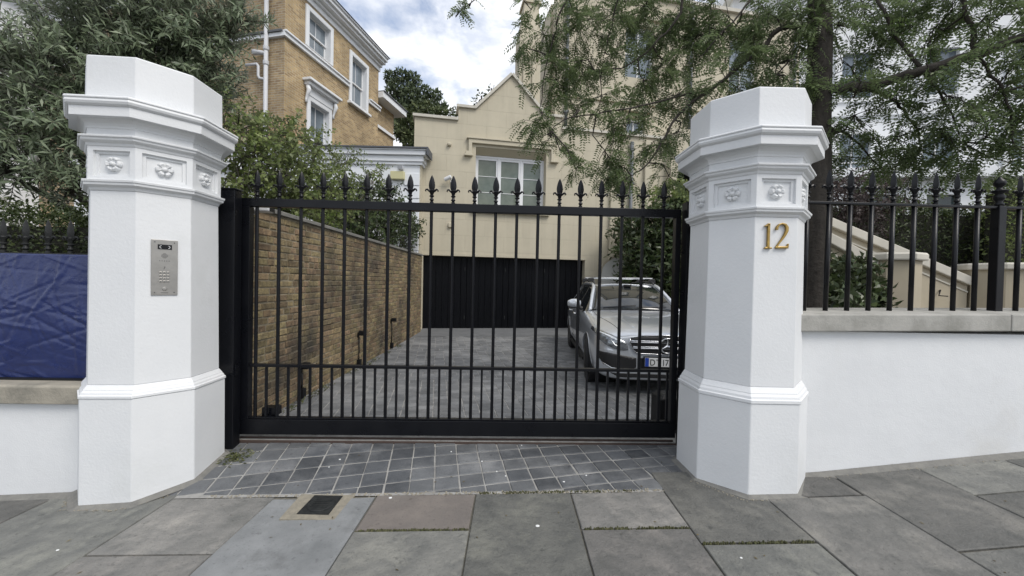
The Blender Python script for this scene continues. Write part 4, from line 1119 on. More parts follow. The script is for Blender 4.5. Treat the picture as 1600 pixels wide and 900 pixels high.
# lower rear wing
obj('wing_wall', MB().box(5.2205, 7.0, .25, 8, 0, 9.46), M['house_brick_lit'], B)
obj('wing_eave', MB().box(5.23, 7.35, -.25, 8.3, 9.4605, 9.72), M['white_house'], B, bevel=.01)
obj('wing_roof', MB().box(5.23, 7.40, -.30, 8.3, 9.7205, 9.76), M['slate'], B)
obj('wing_string', MB().box(5.23, 7.08, .17, .2495, 8.28, 8.42), M['white_house'], B, bevel=.01)
obj('wing_dormer', MB().box(5.30, 5.75, .35, 2, 9.7605, 10.6), M['white_house'], B)
# waste pipes on the front
dp = obj('drainpipe', MB().tube([(-.12, .56, 0), (-.12, .56, 10.6)], .062, 12), M['pipe'], B, smooth=True)
for z in (6.2, 8.0, 8.45): obj('pipe_collar', MB().lathe([(.08, 0), (.085, .02), (.085, .10), (.08, .12)], 12, M=Matrix.Translation((-.12, .56, z))), M['pipe'], dp)
obj('branch_pipe', MB().tube([(-.12, .56, 8.35), (-.13, .80, 8.40), (-.14, 1.0, 8.42)], [.06, .07, .085], 10), M['pipe'], dp, smooth=True)
obj('branch_pipe', MB().tube([(-.12, .56, 7.55), (-.13, .78, 7.60), (-.13, .83, 7.68), (-.13, .83, 7.98), (-.13, .88, 8.05), (-.13, 1.3, 8.06)], .042, 10), M['pipe'], dp, smooth=True)
obj('white_bay', MB().box(-1.6, -.001, 10.6, 14, 0, 11.0), M['white_house'], B)
obj('bay_eave', MB().box(-1.9, -.002, 10.3, 14, 11.0005, 11.25), M['white_house'], B)

# white porch glimpsed below the olive
t_ = thing('white_porch', 'white stucco porch glimpsed through the olive tree on the left', 'building', (-7.9, 9.2, 0))
q = MB(); q.plate([(-2.6, 0), (1.2, 0), (1.2, 4.0), (-2.6, 4.0)], [[(-.55, 2.0), (-.55, 2.9), (.15, 2.9), (.15, 2.0)]], 0, .3); obj('wall', q, M['white_house'], t_)
obj('cornice_band', MB().box(-2.7, 1.3, -.12, .35, 4.0005, 4.2), M['white_house'], t_)
obj('pane', MB().box(-.549, .149, .14, .15, 2.001, 2.899), M['glass'], t_)

# ================================================================== GARDEN STAIR, right
S = thing('garden_stair', 'tan stucco garden stair with sloping pale copings behind the right railing', 'stair', (5.6, 6.6, 0))
def slope_wall(x0, z0, x1, z1, y0, y1, nm='parapet_wall'):
    q = MB(); q.plate([(x0, 0), (x1, 0), (x1, z1-.17), (x0, z0-.17)], (), y0, y1); obj(nm, q, M['stone_tan'], S)
    q = MB(); q.plate([(x0, z0-.1695), (x1, z1-.1695), (x1, z1), (x0, z0)], (), y0-.07, y1+.07); obj('sloping_coping', q, M['cream_pale'], S, bevel=.015)
    q = MB(); q.plate([(x0, z0-.30), (x1, z1-.30), (x1, z1-.27), (x0, z0-.27)], (), y0-.015, y0-.0005); obj('coping_bead', q, M['cream_pale'], S)
slope_wall(-.35, 2.95, 2.75, 1.72, .45, .70)
slope_wall(-1.5, 2.75, .10, 1.93, -.55, -.32)
for i in range(8):
    obj('step', MB().box(-.9+.36*i, -.9+.36*(i+1)-.003, -.318, .448, -.01, 1.9-.22*i), M['cream_pale'], S)
def opier(x, y, r, h, nm='newel_pier'):
    q = MB(); k = 1/math.cos(R(22.5)); q.lathe([(r*k, 0), (r*k, h-.12)], 8, R(0), Matrix.Translation((x, y, 0))); p_ = obj(nm, q, M['stone_tan'], S)
    q = MB(); q.lathe([((r+.05)*k, h-.1195), ((r+.06)*k, h-.10), ((r+.06)*k, h-.03), ((r+.04)*k, h)], 8, R(0), Matrix.Translation((x, y, 0))); obj('pier_cap', q, M['cream_pale'], p_)
opier(.42, -.42, .36, 2.02); opier(3.35, .45, .50, 1.96)
obj('low_wall', MB().box(3.6, 7, .4, .65, 0, 1.85), M['stone_tan'], S); obj('low_wall_coping', MB().box(3.86, 7, .34, .71, 1.8505, 1.96), M['cream_pale'], S)
hr = obj('handrail_bracket', MB().tube([(2.25, .44, 1.46), (2.14, .36, 1.36), (2.30, .36, 1.35)], .012, 6), M['black'], S)

# ================================================================== WHITE VILLA, far right
V = thing('white_villa', 'large white stucco villa seen through the tree on the right', 'house', (9.4, 17.0, 0), R(-8))
vw = [(1.2+3.1*i, 2.5+3.1*i, z0, z1) for i in range(5) for z0, z1 in ((1.6, 4.0), (5.6, 8.0), (9.4, 11.4))]
q = MB(); q.plate([(0, 0), (18, 0), (18, 14), (0, 14)], [[(a, c), (a, d), (b, d), (b, c)] for a, b, c, d in vw], 0, .35); obj('wall', q, M['white_house'], V)
obj('side_wall', MB().box(-.0, .3, .3505, 9, 0, 14), M['white_house'], V)
obj('string_course', MB().box(-.1, 18, -.12, -.0005, 4.75, 5.0), M['white_house'], V); obj('string_course', MB().box(-.1, 18, -.12, -.0005, 8.7, 8.9), M['white_house'], V)
obj('cornice_band', MB().box(-.3, 18, -.4, 9, 14.0005, 14.5), M['white_house'], V)
for a, b, c, d in vw:
    q = MB(); q.plate([(a-.2, c-.1), (b+.2, c-.1), (b+.2, d+.25), (a-.2, d+.25)], [[(a+.06, c+.06), (a+.06, d-.06), (b-.06, d-.06), (b-.06, c+.06)]], -.08, -.0006); w_ = obj('window', q, M['white_house'], V)
    obj('pane', MB().box(a+.001, b-.001, .15, .16, c+.001, d-.001), M['glass_pale'], w_)
    obj('glazing_bar', MB().box((a+b)/2-.03, (a+b)/2+.03, .11, .1495, c+.001, d-.001), M['plastic_white'], w_)
    obj('glazing_bar', MB().box(a+.001, b-.001, .112, .1493, (c+d)/2-.03, (c+d)/2+.03), M['plastic_white'], w_)
# flat roofed bay of the villa, nearer
t_ = thing('villa_bay', 'flat roofed white bay in front of the villa beyond the hedge', 'building', (10.6, 13.0, 0), R(-6))
q = MB(); q.plate([(0, 0), (7, 0), (7, 5.1), (0, 5.1)], [[(1.0+2*i, 3.1), (1.0+2*i, 4.6), (2.0+2*i, 4.6), (2.0+2*i, 3.1)] for i in range(3)], 0, .3); obj('wall', q, M['white_house'], t_)
obj('bay_roof', MB().box(-.3, 7.3, -.35, 3.5, 5.1005, 5.4), M['white_house'], t_); obj('bay_side', MB().box(0, .3, .3005, 3.4, 0, 5.1), M['white_house'], t_)
for i in range(3): obj('pane', MB().box(1.001+2*i, 1.999+2*i, .15, .16, 3.101, 4.599), M['glass'], t_)

# ================================================================== CAR
M['paint'] = mat('silver_blue_metallic_paint', (.60, .63, .67), .28, (.56, .59, .63), 30, metal=.45, coat=1.0)
M['carglass'] = mat('car_glass', (.012, .015, .016), .02, spec=.9)
M['chrome'] = mat('chrome', (.75, .76, .78), .12, metal=1.0)
M['tyre'] = mat('tyre_rubber', (.014, .014, .015), .75, bump=.002, bscale=60)
M['rim'] = mat('alloy_rim', (.45, .46, .48), .3, metal=.8)
M['headlamp'] = mat('headlamp_glass', (.40, .43, .46), .06, (.10, .11, .12), 16, metal=.5, coat=1.0)
M['lamp_strip'] = mat('headlamp_reflector', (.85, .88, .9), .15, metal=.6)
M['plate_white'] = mat('number_plate_white', (.72, .73, .72), .4)
M['plate_blue'] = mat('number_plate_blue', (.02, .06, .35), .4)
M['ink'] = mat('black_ink', (.01, .01, .01), .5)
M['trim'] = mat('black_plastic_trim', (.015, .015, .016), .45)
CAR = thing('parked_car', 'silver estate car with roof bars parked behind the gate facing the street', 'car', (2.150, 7.353, 0), R(-3.6))
ST = [(-2.46, .60, .70, .765, .25), (-2.435, .72, .735, .805, .22), (-2.36, .81, .768, .838, .20), (-2.22, .872, .805, .880, .19), (-2.0, .905, .845, .920, .20), (-1.6, .922, .892, .968, .21),
      (-1.2, .926, .922, 1.005, .22), (-.9, .926, .938, 1.03, .22), (-.4, .926, .952, 1.03, .22), (.6, .926, .967, 1.03, .22), (1.4, .924, .978, 1.03, .23), (2.0, .902, .98, 1.02, .25),
      (2.3, .865, .965, 1.0, .30), (2.44, .79, .92, .96, .36), (2.47, .64, .88, .92, .42)]
def catmull(P, sub):
    P = np.array(P, float); n = len(P); o_ = []
    for i in range(n-1):
        p0, p1, p2, p3 = P[max(i-1, 0)], P[i], P[i+1], P[min(i+2, n-1)]
        for k in range(sub):
            t_ = k/sub
            o_.append(.5*((2*p1)+(-p0+p2)*t_+(2*p0-5*p1+4*p2-p3)*t_**2+(-p0+3*p1-3*p2+p3)*t_**3))
    o_.append(P[-1]); return np.array(o_)
STs = catmull(ST, 5)
rings = []
for y, w, zs, zc, zb in STs:
    prof = [(0, zb), (.70*w, zb), (.93*w, zb+.05), (.975*w, zb+.16), (.995*w, .46), (1.0*w, .58), (.985*w, zs-.13), (.972*w, zs-.06), (.93*w, zs+.005), (.84*w, zs+.35*(zc-zs)), (.5*w, zs+.82*(zc-zs)), (0, zc)]
    pr = catmull(prof, 4)
    half = [(max(0, x), z) for x, z in pr]
    ringp = [(x, y, z) for x, z in half] + [(-x, y, z) for x, z in half[-2:0:-1]]
    rings.append(ringp)
nr = len(rings[0]); q = MB(); vs = [p for r_ in rings for p in r_]; fs = []
for i in range(len(rings)-1):
    for k in range(nr): fs.append((i*nr+k, i*nr+(k+1) % nr, (i+1)*nr+(k+1) % nr, (i+1)*nr+k))
fs.append(list(range(nr))[::-1]); fs.append([(len(rings)-1)*nr+k for k in range(nr)])
q.add(vs, fs)
body_me = q.mesh('body')
bvh = BVHTree.FromPolygons([v.co for v in body_me.vertices], [list(p.vertices) for p in body_me.polygons])
# wheel wells
body_tmp = bpy.data.objects.new('body_tmp', body_me); C.objects.link(body_tmp)
cut = MB()
for wy in (-1.62, 1.32):
    for sx in (-1, 1):
        c_ = MB().lathe([(.372, -.35), (.372, .35)], 40, M=Matrix.Translation((sx*.86, wy, .335)) @ Matrix.Rotation(R(90), 4, 'Y'))
        cut.add(c_.v, c_.f)
cut_o = bpy.data.objects.new('cut_tmp', cut.mesh('cut')); C.objects.link(cut_o)
bo = body_tmp.modifiers.new('b', 'BOOLEAN'); bo.operation = 'DIFFERENCE'; bo.object = cut_o; bo.solver = 'EXACT'
dg = bpy.context.evaluated_depsgraph_get()
me = bpy.data.meshes.new_from_object(body_tmp.evaluated_get(dg)); me.name = 'body'
for o_ in (body_tmp, cut_o): bpy.data.objects.remove(o_)
me.materials.clear(); me.materials.append(M['paint']); sharp_smooth(me, 40)
body = obj('body', me, M['paint'], CAR)
# arch lips and liners
for wy in (-1.62, 1.32):
    for sx in (-1, 1):
        pts = []
        for k in range(19):
            a = R(-12+204*k/18); yy = wy+.378*math.cos(a); zz = .335+.378*math.sin(a)
            hit = bvh.ray_cast(Vector((sx*2, yy, zz)), Vector((-sx, 0, 0)))
            x = hit[0].x if hit[0] else sx*.9
            pts.append((x-sx*.004, yy, zz))
        obj('arch_lip', MB().tube(pts, .011, 6), M['paint'], body, smooth=True)
        obj('wheel_liner', MB().lathe([(.366, -.18), (.366, .14)], 24, M=Matrix.Translation((sx*.72, wy, .335)) @ Matrix.Rotation(R(90), 4, 'Y')), M['trim'], body)

def patch(name, outline, mtl, parent, off=.006, view='front', sub=.045):
    """panel laid on the body: outline (x,z) seen from the front, (y,z) from the side or (x,y) from above"""
    bm = bmesh.new()
    vv = [bm.verts.new((p[0], p[1], 0)) for p in outline]
    bm.faces.new(vv); bmesh.ops.triangulate(bm, faces=bm.faces[:])
    for _ in range(5):
        es = [e for e in bm.edges if e.calc_length() > sub]
        if not es: break
        bmesh.ops.subdivide_edges(bm, edges=es, cuts=1)
        bmesh.ops.triangulate(bm, faces=bm.faces[:])
    last = None
    for v in sorted(bm.verts, key=lambda v: abs(v.co.x)):
        a, b = v.co.x, v.co.y
        if view == 'front': h = bvh.ray_cast(Vector((a, -5, b)), Vector((0, 1, 0)))
        elif view == 'side-': h = bvh.ray_cast(Vector((-3, a, b)), Vector((1, 0, 0)))
        elif view == 'side+': h = bvh.ray_cast(Vector((3, a, b)), Vector((-1, 0, 0)))
        else: h = bvh.ray_cast(Vector((a, b, 3)), Vector((0, 0, -1)))
        if h[0] is None: h = bvh.find_nearest(Vector((a, -2.3, b) if view == 'front' else (a, b, 1)))
        v.co = h[0] + h[1]*off
    bmesh.ops.recalc_face_normals(bm, faces=bm.faces[:])
    me = bpy.data.meshes.new(name); bm.to_mesh(me); bm.free()
    me.polygons.foreach_set('use_smooth', [True]*len(me.polygons))
    o_ = obj(name, me, mtl, parent)
    so = o_.modifiers.new('thickness', 'SOLIDIFY'); so.thickness = .006; so.offset = 0
    return o_
# headlights
for s_ in (-1, 1):
    O_ = [(.485, .605), (.50, .705), (.58, .745), (.70, .785), (.82, .826), (.868, .838), (.882, .80), (.84, .72), (.76, .655), (.66, .612), (.55, .592)]
    hl = patch('headlight', [(s_*x, z) for x, z in O_], M['headlamp'], CAR, .006)
    patch('light_strip', [(s_*x, z) for x, z in [(.515, .695), (.60, .730), (.72, .772), (.84, .812), (.84, .796), (.72, .752), (.61, .708), (.52, .675)]], M['lamp_strip'], hl, .012)
    patch('light_strip', [(s_*x, z) for x, z in [(.60, .63), (.66, .655), (.70, .72), (.69, .725), (.65, .665), (.60, .642)]], M['lamp_strip'], hl, .012)
# grille
G_ = [(-.46, .755), (-.30, .785), (0, .795), (.30, .785), (.46, .755), (.47, .70), (.42, .60), (.37, .565), (0, .555), (-.37, .565), (-.42, .60), (-.47, .70)]
gr = patch('grille', G_, M['trim'], CAR, .004)
def bandline(name, pts, r, mtl, parent, off=.012):
    P = []
    for x, z in pts:
        h = bvh.ray_cast(Vector((x, -5, z)), Vector((0, 1, 0)))
        P.append(h[0]+h[1]*off if h[0] else Vector((x, -2.4, z)))
    return obj(name, MB().tube(P, r, 6), mtl, parent, smooth=True)
bandline('grille_surround', G_+[G_[0]], .008, M['chrome'], gr)
for z, hw in ((.64, .43), (.715, .455)):
    xs_ = np.linspace(-hw, hw, 15)
    for dz in (-.009, .009): bandline('grille_bar', [(x, z+dz) for x in xs_], .009, M['chrome'] if dz > 0 else M['paint'], gr, .016)
# star emblem
yE = bvh.ray_cast(Vector((0, -5, .675)), Vector((0, 1, 0)))[0].y - .03
em = obj('emblem', MB().lathe([(.100, .0), (.102, .018), (.090, .024), (.086, .018)], 32, M=Matrix.Translation((0, yE+.012, .672)) @ Matrix.Rotation(R(90), 4, 'X'), cap=False), M['chrome'], CAR, smooth=True)
obj('emblem_disc', MB().lathe([(.088, 0), (.088, .008)], 28, M=Matrix.Translation((0, yE+.014, .672)) @ Matrix.Rotation(R(90), 4, 'X')), M['trim'], em)
q = MB(); vs = []; 
for k in range(6):
    a = R(90+60*k); r_ = .090 if k % 2 == 0 else .017
    vs.append((r_*math.cos(a), -.004, .672+r_*math.sin(a)))
vs = [(x, y+yE, z) for x, y, z in vs]
vs += [(0, yE-.018, .672), (0, yE+.004, .672)]
q.add(vs, [(k, (k+1) % 6, 6) for k in range(6)] + [((k+1) % 6, k, 7) for k in range(6)])
obj('star', q, M['chrome'], em)
# bumper intakes, lip, number plate
for s_ in (-1, 1):
    patch('side_intake', [(s_*x, z) for x, z in [(.38, .50), (.55, .53), (.72, .556), (.83, .56), (.845, .50), (.80, .43), (.68, .365), (.45, .35), (.38, .38)]], M['trim'], CAR, .005)
    bandline('intake_trim', [(s_*x, z) for x, z in np.array([(.40, .352), (.55, .352), (.68, .362), (.79, .42)])], .010, M['chrome'], CAR)
patch('centre_intake', [(-.355, .505), (.355, .505), (.355, .36), (-.355, .36)], M['trim'], CAR, .004)
patch('lower_lip', [(-.70, .30), (.70, .30), (.60, .25), (-.60, .25)], M['trim'], CAR, .006)
yP = -2.502
pl = obj('number_plate', MB().box(-.28, .26, yP, yP+.012, .405, .516), M['plate_white'], CAR, bevel=.003)
obj('plate_holder', MB().box(-.292, .272, yP+.013, yP+.05, .388, .528), M['trim'], pl)
obj('country_band', MB().box(-.2785, -.232, yP-.0015, yP-.0002, .4065, .5145), M['plate_blue'], pl)
def text_mesh(body_, size, extr, mtl):
    cu = bpy.data.curves.new('t', 'FONT'); cu.body = body_; cu.size = size; cu.extrude = extr; cu.align_x = 'LEFT'; cu.space_character = 1.05
    o_ = bpy.data.objects.new('t', cu); C.objects.link(o_)
    me = bpy.data.meshes.new_from_object(o_.evaluated_get(bpy.context.evaluated_depsgraph_get()))
    bpy.data.objects.remove(o_); me.materials.clear(); me.materials.append(mtl)
    return me
for ch_, x in (('D', -.222), ('T', -.142), ('1', -.074), ('7', -.032)):
    me = text_mesh(ch_, .112, .001, M['ink']); me.name = 'plate_character'
    me.transform(Matrix.Translation((x, yP-.002, .421)) @ Matrix.Rotation(R(90), 4, 'X') @ Matrix.Diagonal((.85, 1, 1, 1)))
    obj('plate_character', me, M['ink'], pl)
# bonnet shut lines and creases
for s_ in (-1, 1):
    P = []
    for k in range(14):
        y = -2.33+k*.105; x = s_*(.56+.16*min(1, (y+2.33)/.9))
        h = bvh.ray_cast(Vector((x, y, 3)), Vector((0, 0, -1))); P.append(h[0]+Vector((0, 0, .0005)))
    obj('bonnet_gap', MB().tube(P, .004, 5), M['trim'], body)
    P = []
    for k in range(12):
        y = -2.25+k*.11; x = s_*(.36+.10*min(1, (y+2.25)/1.0))
        h = bvh.ray_cast(Vector((x, y, 3)), Vector((0, 0, -1))); P.append(h[0]-Vector((0, 0, .010)))
    obj('bonnet_crease', MB().tube(P, .0135, 6), M['paint'], body, smooth=True)
    # doors: shut lines, handles
    for y in (-.72, .30, 1.25):
        P = []
        for k in range(10):
            z = .30+k*.066; h = bvh.ray_cast(Vector((s_*3, y+.05*(z-.3), z)), Vector((-s_, 0, 0)))
            if h[0]: P.append(h[0])
        obj('door_gap', MB().tube(P, .004, 5), M['trim'], body)
    for y in (.10, 1.06): obj('door_handle', MB().tube([(s_*.915, y-.11, .86), (s_*.945, y-.09, .865), (s_*.945, y+.07, .87), (s_*.915, y+.09, .87)], .013, 6), M['chrome'], body, smooth=True)
    obj('sill_trim', MB().tube([(s_*.89, -1.2, .235), (s_*.90, .9, .235)], .03, 6), M['trim'], body)
# greenhouse
def surf(name, fn, nu, nv, mtl, parent=CAR, thick=.006):
    q = MB(); q.add([fn(i/nu, j/nv) for j in range(nv+1) for i in range(nu+1)], [(j*(nu+1)+i, j*(nu+1)+i+1, (j+1)*(nu+1)+i+1, (j+1)*(nu+1)+i) for j in range(nv) for i in range(nu)])
    o_ = obj(name, q, mtl, parent, smooth=True)
    so = o_.modifiers.new('thickness', 'SOLIDIFY'); so.thickness = thick; so.offset = 0
    return o_
def screen(u, v):
    x_ = (u*2-1)
    hw = .735*(1-v)+.575*v
    y = (-1.03+.21*x_*x_)*(1-v) + (-.13+.075*x_*x_)*v
    z = (1.035-.05*x_*x_)*(1-v) + (1.435-.035*x_*x_)*v + .035*math.sin(math.pi*v)
    return (hw*x_, y, z)
ws = surf('windscreen', screen, 16, 10, M['carglass'])
def roofp(u, v):
    x_ = u*2-1; y = -.135+.075*x_*x_*(1-v)+v*2.12
    zc = 1.437+.03*math.sin(math.pi*min(1, v*1.15)*.9)-.05*v*v
    return (x_*(.585-.03*v), y, zc-.038*x_*x_-.012*x_**4)
rf = surf('roof', roofp, 14, 16, M['paint'], CAR, .012)
surf('tailgate', lambda u, v: ((u*2-1)*(.555+.20*v), 1.985+.40*v, 1.375-.02*(u*2-1)**2-.40*v), 8, 6, M['paint'], CAR)
for s_ in (-1, 1):
    def cant(t_):
        # A pillar foot, A pillar top, rear of roof, D pillar foot
        K = [(-.80, .75, .985), (-.45, .67, 1.215), (-.06, .592, 1.405), (.45, .60, 1.437), (1.1, .598, 1.428), (1.75, .575, 1.385), (2.05, .60, 1.26), (2.33, .73, .985)]
        P = catmull([(x, y, z) for y, x, z in K], 6)
        return P
    P = [(s_*x, y, z) for x, y, z in cant(0)]
    obj('roof_pillar', MB().tube(P, .034, 8), M['paint'], CAR, smooth=True)
    K = np.array(cant(0))
    def side(u, v, s_=s_, K=K):
        i = u*(len(K)-1); a = int(min(i, len(K)-2)); f_ = i-a
        top = K[a]*(1-f_)+K[a+1]*f_
        x = .835*(1-v)+(top[0]-.004)*v; z = .955*(1-v)+(top[2]-.01)*v
        return (s_*x, top[1], z)
    sw = surf('side_window', side, 42, 6, M['carglass'])
    obj('belt_trim', MB().tube([(s_*.845, -.86, .965), (s_*.85, .5, .985), (s_*.845, 1.6, .995), (s_*.80, 2.25, .985)], .010, 6), M['chrome'], CAR)
    for y in (.28, 1.22): 
        obj('window_pillar', MB().add([(s_*.842, y-.05, .97), (s_*.842, y+.05, .97), (s_*.612, y+.04, 1.40), (s_*.612, y-.05, 1.40), (s_*.80, y-.05, .97), (s_*.80, y+.05, .97), (s_*.57, y+.04, 1.40), (s_*.57, y-.05, 1.40)], [(0, 1, 2, 3), (4, 7, 6, 5), (0, 4, 5, 1), (1, 5, 6, 2), (2, 6, 7, 3), (3, 7, 4, 0)]), M['trim'], CAR)
    # door mirror
    mi = obj('door_mirror', MB().lathe([(.01, -.125), (.05, -.115), (.078, -.06), (.085, .0), (.080, .06), (.055, .105), (.01, .118)], 14, M=Matrix.Translation((s_*1.0, -.60, 1.09)) @ Matrix.Rotation(R(90), 4, 'Y') @ Matrix.Diagonal((.95, .75, 1, 1))), M['paint'], CAR, smooth=True)
    obj('mirror_arm', MB().tube([(s_*.86, -.58, 1.0), (s_*.93, -.585, 1.03)], [.035, .028], 8), M['trim'], mi)
    obj('mirror_base', MB().box(s_*1.0-.10, s_*1.0+.10, -.64, -.56, 1.005, 1.028), M['trim'], mi, bevel=.008)
    # roof rails
    rr = obj('roof_rail', MB().tube([(s_*.56, .05, 1.445), (s_*.565, .12, 1.49), (s_*.57, .9, 1.515), (s_*.56, 1.7, 1.475), (s_*.55, 1.82, 1.43)], .016, 8), M['trim'], CAR, smooth=True)
for y in (.28, 1.20):
    rb = obj('roof_bar', MB().box(-.60, .60, y-.035, y+.035, 1.552, 1.578), M['chrome'], CAR, bevel=.008)
    for s_ in (-1, 1): obj('bar_foot', MB().add([(s_*.53, y-.045, 1.49), (s_*.66, y-.045, 1.47), (s_*.66, y+.045, 1.47), (s_*.53, y+.045, 1.49), (s_*.54, y-.04, 1.5515), (s_*.645, y-.04, 1.56), (s_*.645, y+.04, 1.56), (s_*.54, y+.04, 1.5515)], [(0, 3, 2, 1), (4, 5, 6, 7), (0, 1, 5, 4), (1, 2, 6, 5), (2, 3, 7, 6), (3, 0, 4, 7)]), M['trim'], rb, bevel=.008)
# wipers, rear view mirror housing
for x0, x1 in ((-.55, -.02), (.0, .52)):
    pts = []
    for k in range(5):
        u = (x0+(x1-x0)*k/4); p_ = screen(.5+u/1.47, .04+.015*k); pts.append((p_[0], p_[1]-.014, p_[2]+.012))
    obj('wiper', MB().tube(pts, .007, 5), M['trim'], CAR)
obj('sensor_pod', MB().box(-.06, .06, -.30, -.18, 1.405, 1.44), M['trim'], ws)
# wheels
def wheel(x, y, steer):
    s_ = 1 if x > 0 else -1
    w_ = bpy.data.objects.new('wheel', None); link(w_, CAR); w_.location = (x, y, .335); w_.rotation_euler = (0, 0, steer)
    base = Matrix.Rotation(R(90)*s_, 4, 'Y')     # lathe axis to the outside
    prof = [(.215, -.10), (.25, -.118), (.30, -.12), (.325, -.108), (.334, -.09)]
    for k in range(4):
        z = -.075+k*.05
        prof += [(.336, z-.012), (.336, z+.026), (.327, z+.028), (.327, z+.036)] if k < 3 else [(.336, z-.012), (.336, z+.012)]
    prof += [(.334, .09), (.325, .108), (.30, .12), (.25, .118), (.215, .10)]
    obj('tyre', MB().lathe(prof, 40, M=base, cap=False), M['tyre'], w_, angle=30)
    obj('rim_barrel', MB().lathe([(.215, -.10), (.205, -.05), (.205, .07), (.218, .10), (.226, .112), (.215, .104), (.200, .06), (.06, -.02), (.001, -.02)], 32, M=base, cap=False), M['steel_dark'], w_, smooth=True)
    for k in range(10):
        a = R(36*k)
        q = MB(); q.add([(.02, -.018, .055), (.20, -.016, .085), (.205, .016, .085), (.02, .018, .055), (.02, -.018, .03), (.20, -.014, .06), (.205, .014, .06), (.02, .018, .03)], [(0, 1, 2, 3), (4, 7, 6, 5), (0, 4, 5, 1), (1, 5, 6, 2), (2, 6, 7, 3), (3, 7, 4, 0)], base @ Matrix.Rotation(a, 4, 'Z'))
        obj('spoke', q, M['rim'], w_)
    obj('hub_cap', MB().lathe([(.04, .05), (.04, .07), (.03, .078), (.001, .08)], 16, M=base), M['rim'], w_)
for x in (-.80, .80): wheel(x, -1.62, R(-9)); wheel(x, 1.32, 0)

# ================================================================== PLANTS
def unit(a): return a/np.maximum(np.linalg.norm(a, axis=-1, keepdims=True), 1e-9)
def leaf_quads(P, D, Nn, L, W, fold=.25, bend=.15):
    """leaf blades: base, side, tip, side; P base points, D directions, Nn normals"""
    D = unit(D); S = unit(np.cross(D, Nn)); U = np.cross(S, D)
    L = np.broadcast_to(np.asarray(L, float), (len(P),))[:, None]; W = np.broadcast_to(np.asarray(W, float), (len(P),))[:, None]
    mid = P + D*L*.48
    a = mid + S*W*.5 + U*W*fold; b = mid - S*W*.5 + U*W*fold; tip = P + D*L - U*L*bend
    return np.stack([P, a, tip, b], axis=1)
def quad_mesh(name, V):
    n = len(V); me = bpy.data.meshes.new(name)
    me.vertices.add(n*4); me.vertices.foreach_set('co', np.ascontiguousarray(V, dtype=np.float32).ravel())
    me.loops.add(n*4); me.loops.foreach_set('vertex_index', np.arange(n*4, dtype=np.int32))
    me.polygons.add(n); me.polygons.foreach_set('loop_start', np.arange(0, n*4, 4, dtype=np.int32)); me.polygons.foreach_set('loop_total', np.full(n, 4, dtype=np.int32))
    me.update(); me.validate()
    return me
def rdir(n): return unit(rng.normal(size=(n, 3)))
def blob_pts(c, r, n, shell=.5):
    d = rdir(n); k = rng.random((n, 1))**shell
    return np.array(c) + d*k*np.array(r), d
def A(px, py, Y): return np.array(at(px, py, Y))

def shoots(bases, dirs, length, nl, L, W, droop=.2, opp=True, spread=.75):
    """leafy shoots: narrow leaves in pairs along a curved stem; returns leaf quads and stem paths"""
    Q = []; stems = []
    n = len(bases); dirs = unit(dirs)
    t = np.linspace(.12, 1, nl)
    for b, d in zip(bases, dirs):
        ln = length*rng.uniform(.6, 1.25)
        path = b + np.outer(t*ln, d) + np.outer((t*ln)**2/ln, [0, 0, -droop]) 
        tan = unit(d + np.outer(2*t, [0, 0, -droop]))
        perp = unit(np.cross(tan, rng.normal(size=3))); per2 = np.cross(tan, perp)
        a = np.arange(nl)*(math.pi/2 if opp else 2.4) + rng.random()*6
        side = perp*np.cos(a)[:, None] + per2*np.sin(a)[:, None]
        for sgn in ((1, -1) if opp else (1,)):
            D = tan*(1-spread*.6) + sgn*side*spread + rng.normal(scale=.15, size=(nl, 3))
            Nn = unit(rng.normal(scale=.5, size=(nl, 3)) + tan + [0, 0, .6])
            Q.append(leaf_quads(path, D, Nn, L*rng.uniform(.7, 1.15, nl), W*rng.uniform(.8, 1.2, nl)))
        stems.append((b, path[nl//2], path[-1]))
    return np.concatenate(Q), stems

def plant(name, label, cat, base, leafV, lmat, wood=None, wmat=None, crown='crown', group=None):
    t_ = thing(name, label, cat, base, 0, group)
    me = quad_mesh(crown, leafV); me.transform(Matrix.Translation(-Vector(base)))
    obj(crown, me, lmat, t_)
    if wood is not None:
        for nm, w_ in wood: obj(nm, w_, wmat or M['bark'], t_, smooth=True, world=True, fix=False)
    return t_
M['olive'] = leaf_mat('olive_leaf', (.09, .125, .068), (.215, .26, .16), (.31, .345, .26), .38, .2)
M['locust'] = leaf_mat('locust_leaf', (.068, .112, .036), (.16, .215, .078), (.145, .19, .09), .42, .45)
M['rose_leaf'] = leaf_mat('rose_leaf', (.095, .14, .036), (.225, .27, .09), (.20, .235, .11), .42, .38)
M['dark_leaf'] = leaf_mat('dark_glossy_leaf', (.028, .05, .018), (.085, .115, .042), (.09, .11, .06), .35, .2)
M['hedge_leaf'] = leaf_mat('hedge_leaf', (.022, .038, .012), (.07, .092, .028), None, .5, .2)
M['purple_leaf'] = leaf_mat('purple_leaf', (.04, .03, .03), (.10, .075, .07), None, .5, .2)
M['far_leaf'] = leaf_mat('far_leaf', (.065, .092, .05), (.13, .165, .085), None, .6, .15)  # leaf greens lightened to put distance haze into the colour
M['far_leaf2'] = leaf_mat('far_leaf_light', (.06, .085, .03), (.12, .14, .06), None, .6, .15)
M['petal'] = mat('white_petal', (.75, .74, .70), .6)
M['weed'] = leaf_mat('weed_leaf', (.06, .08, .025), (.14, .14, .06), None, .6, .2)

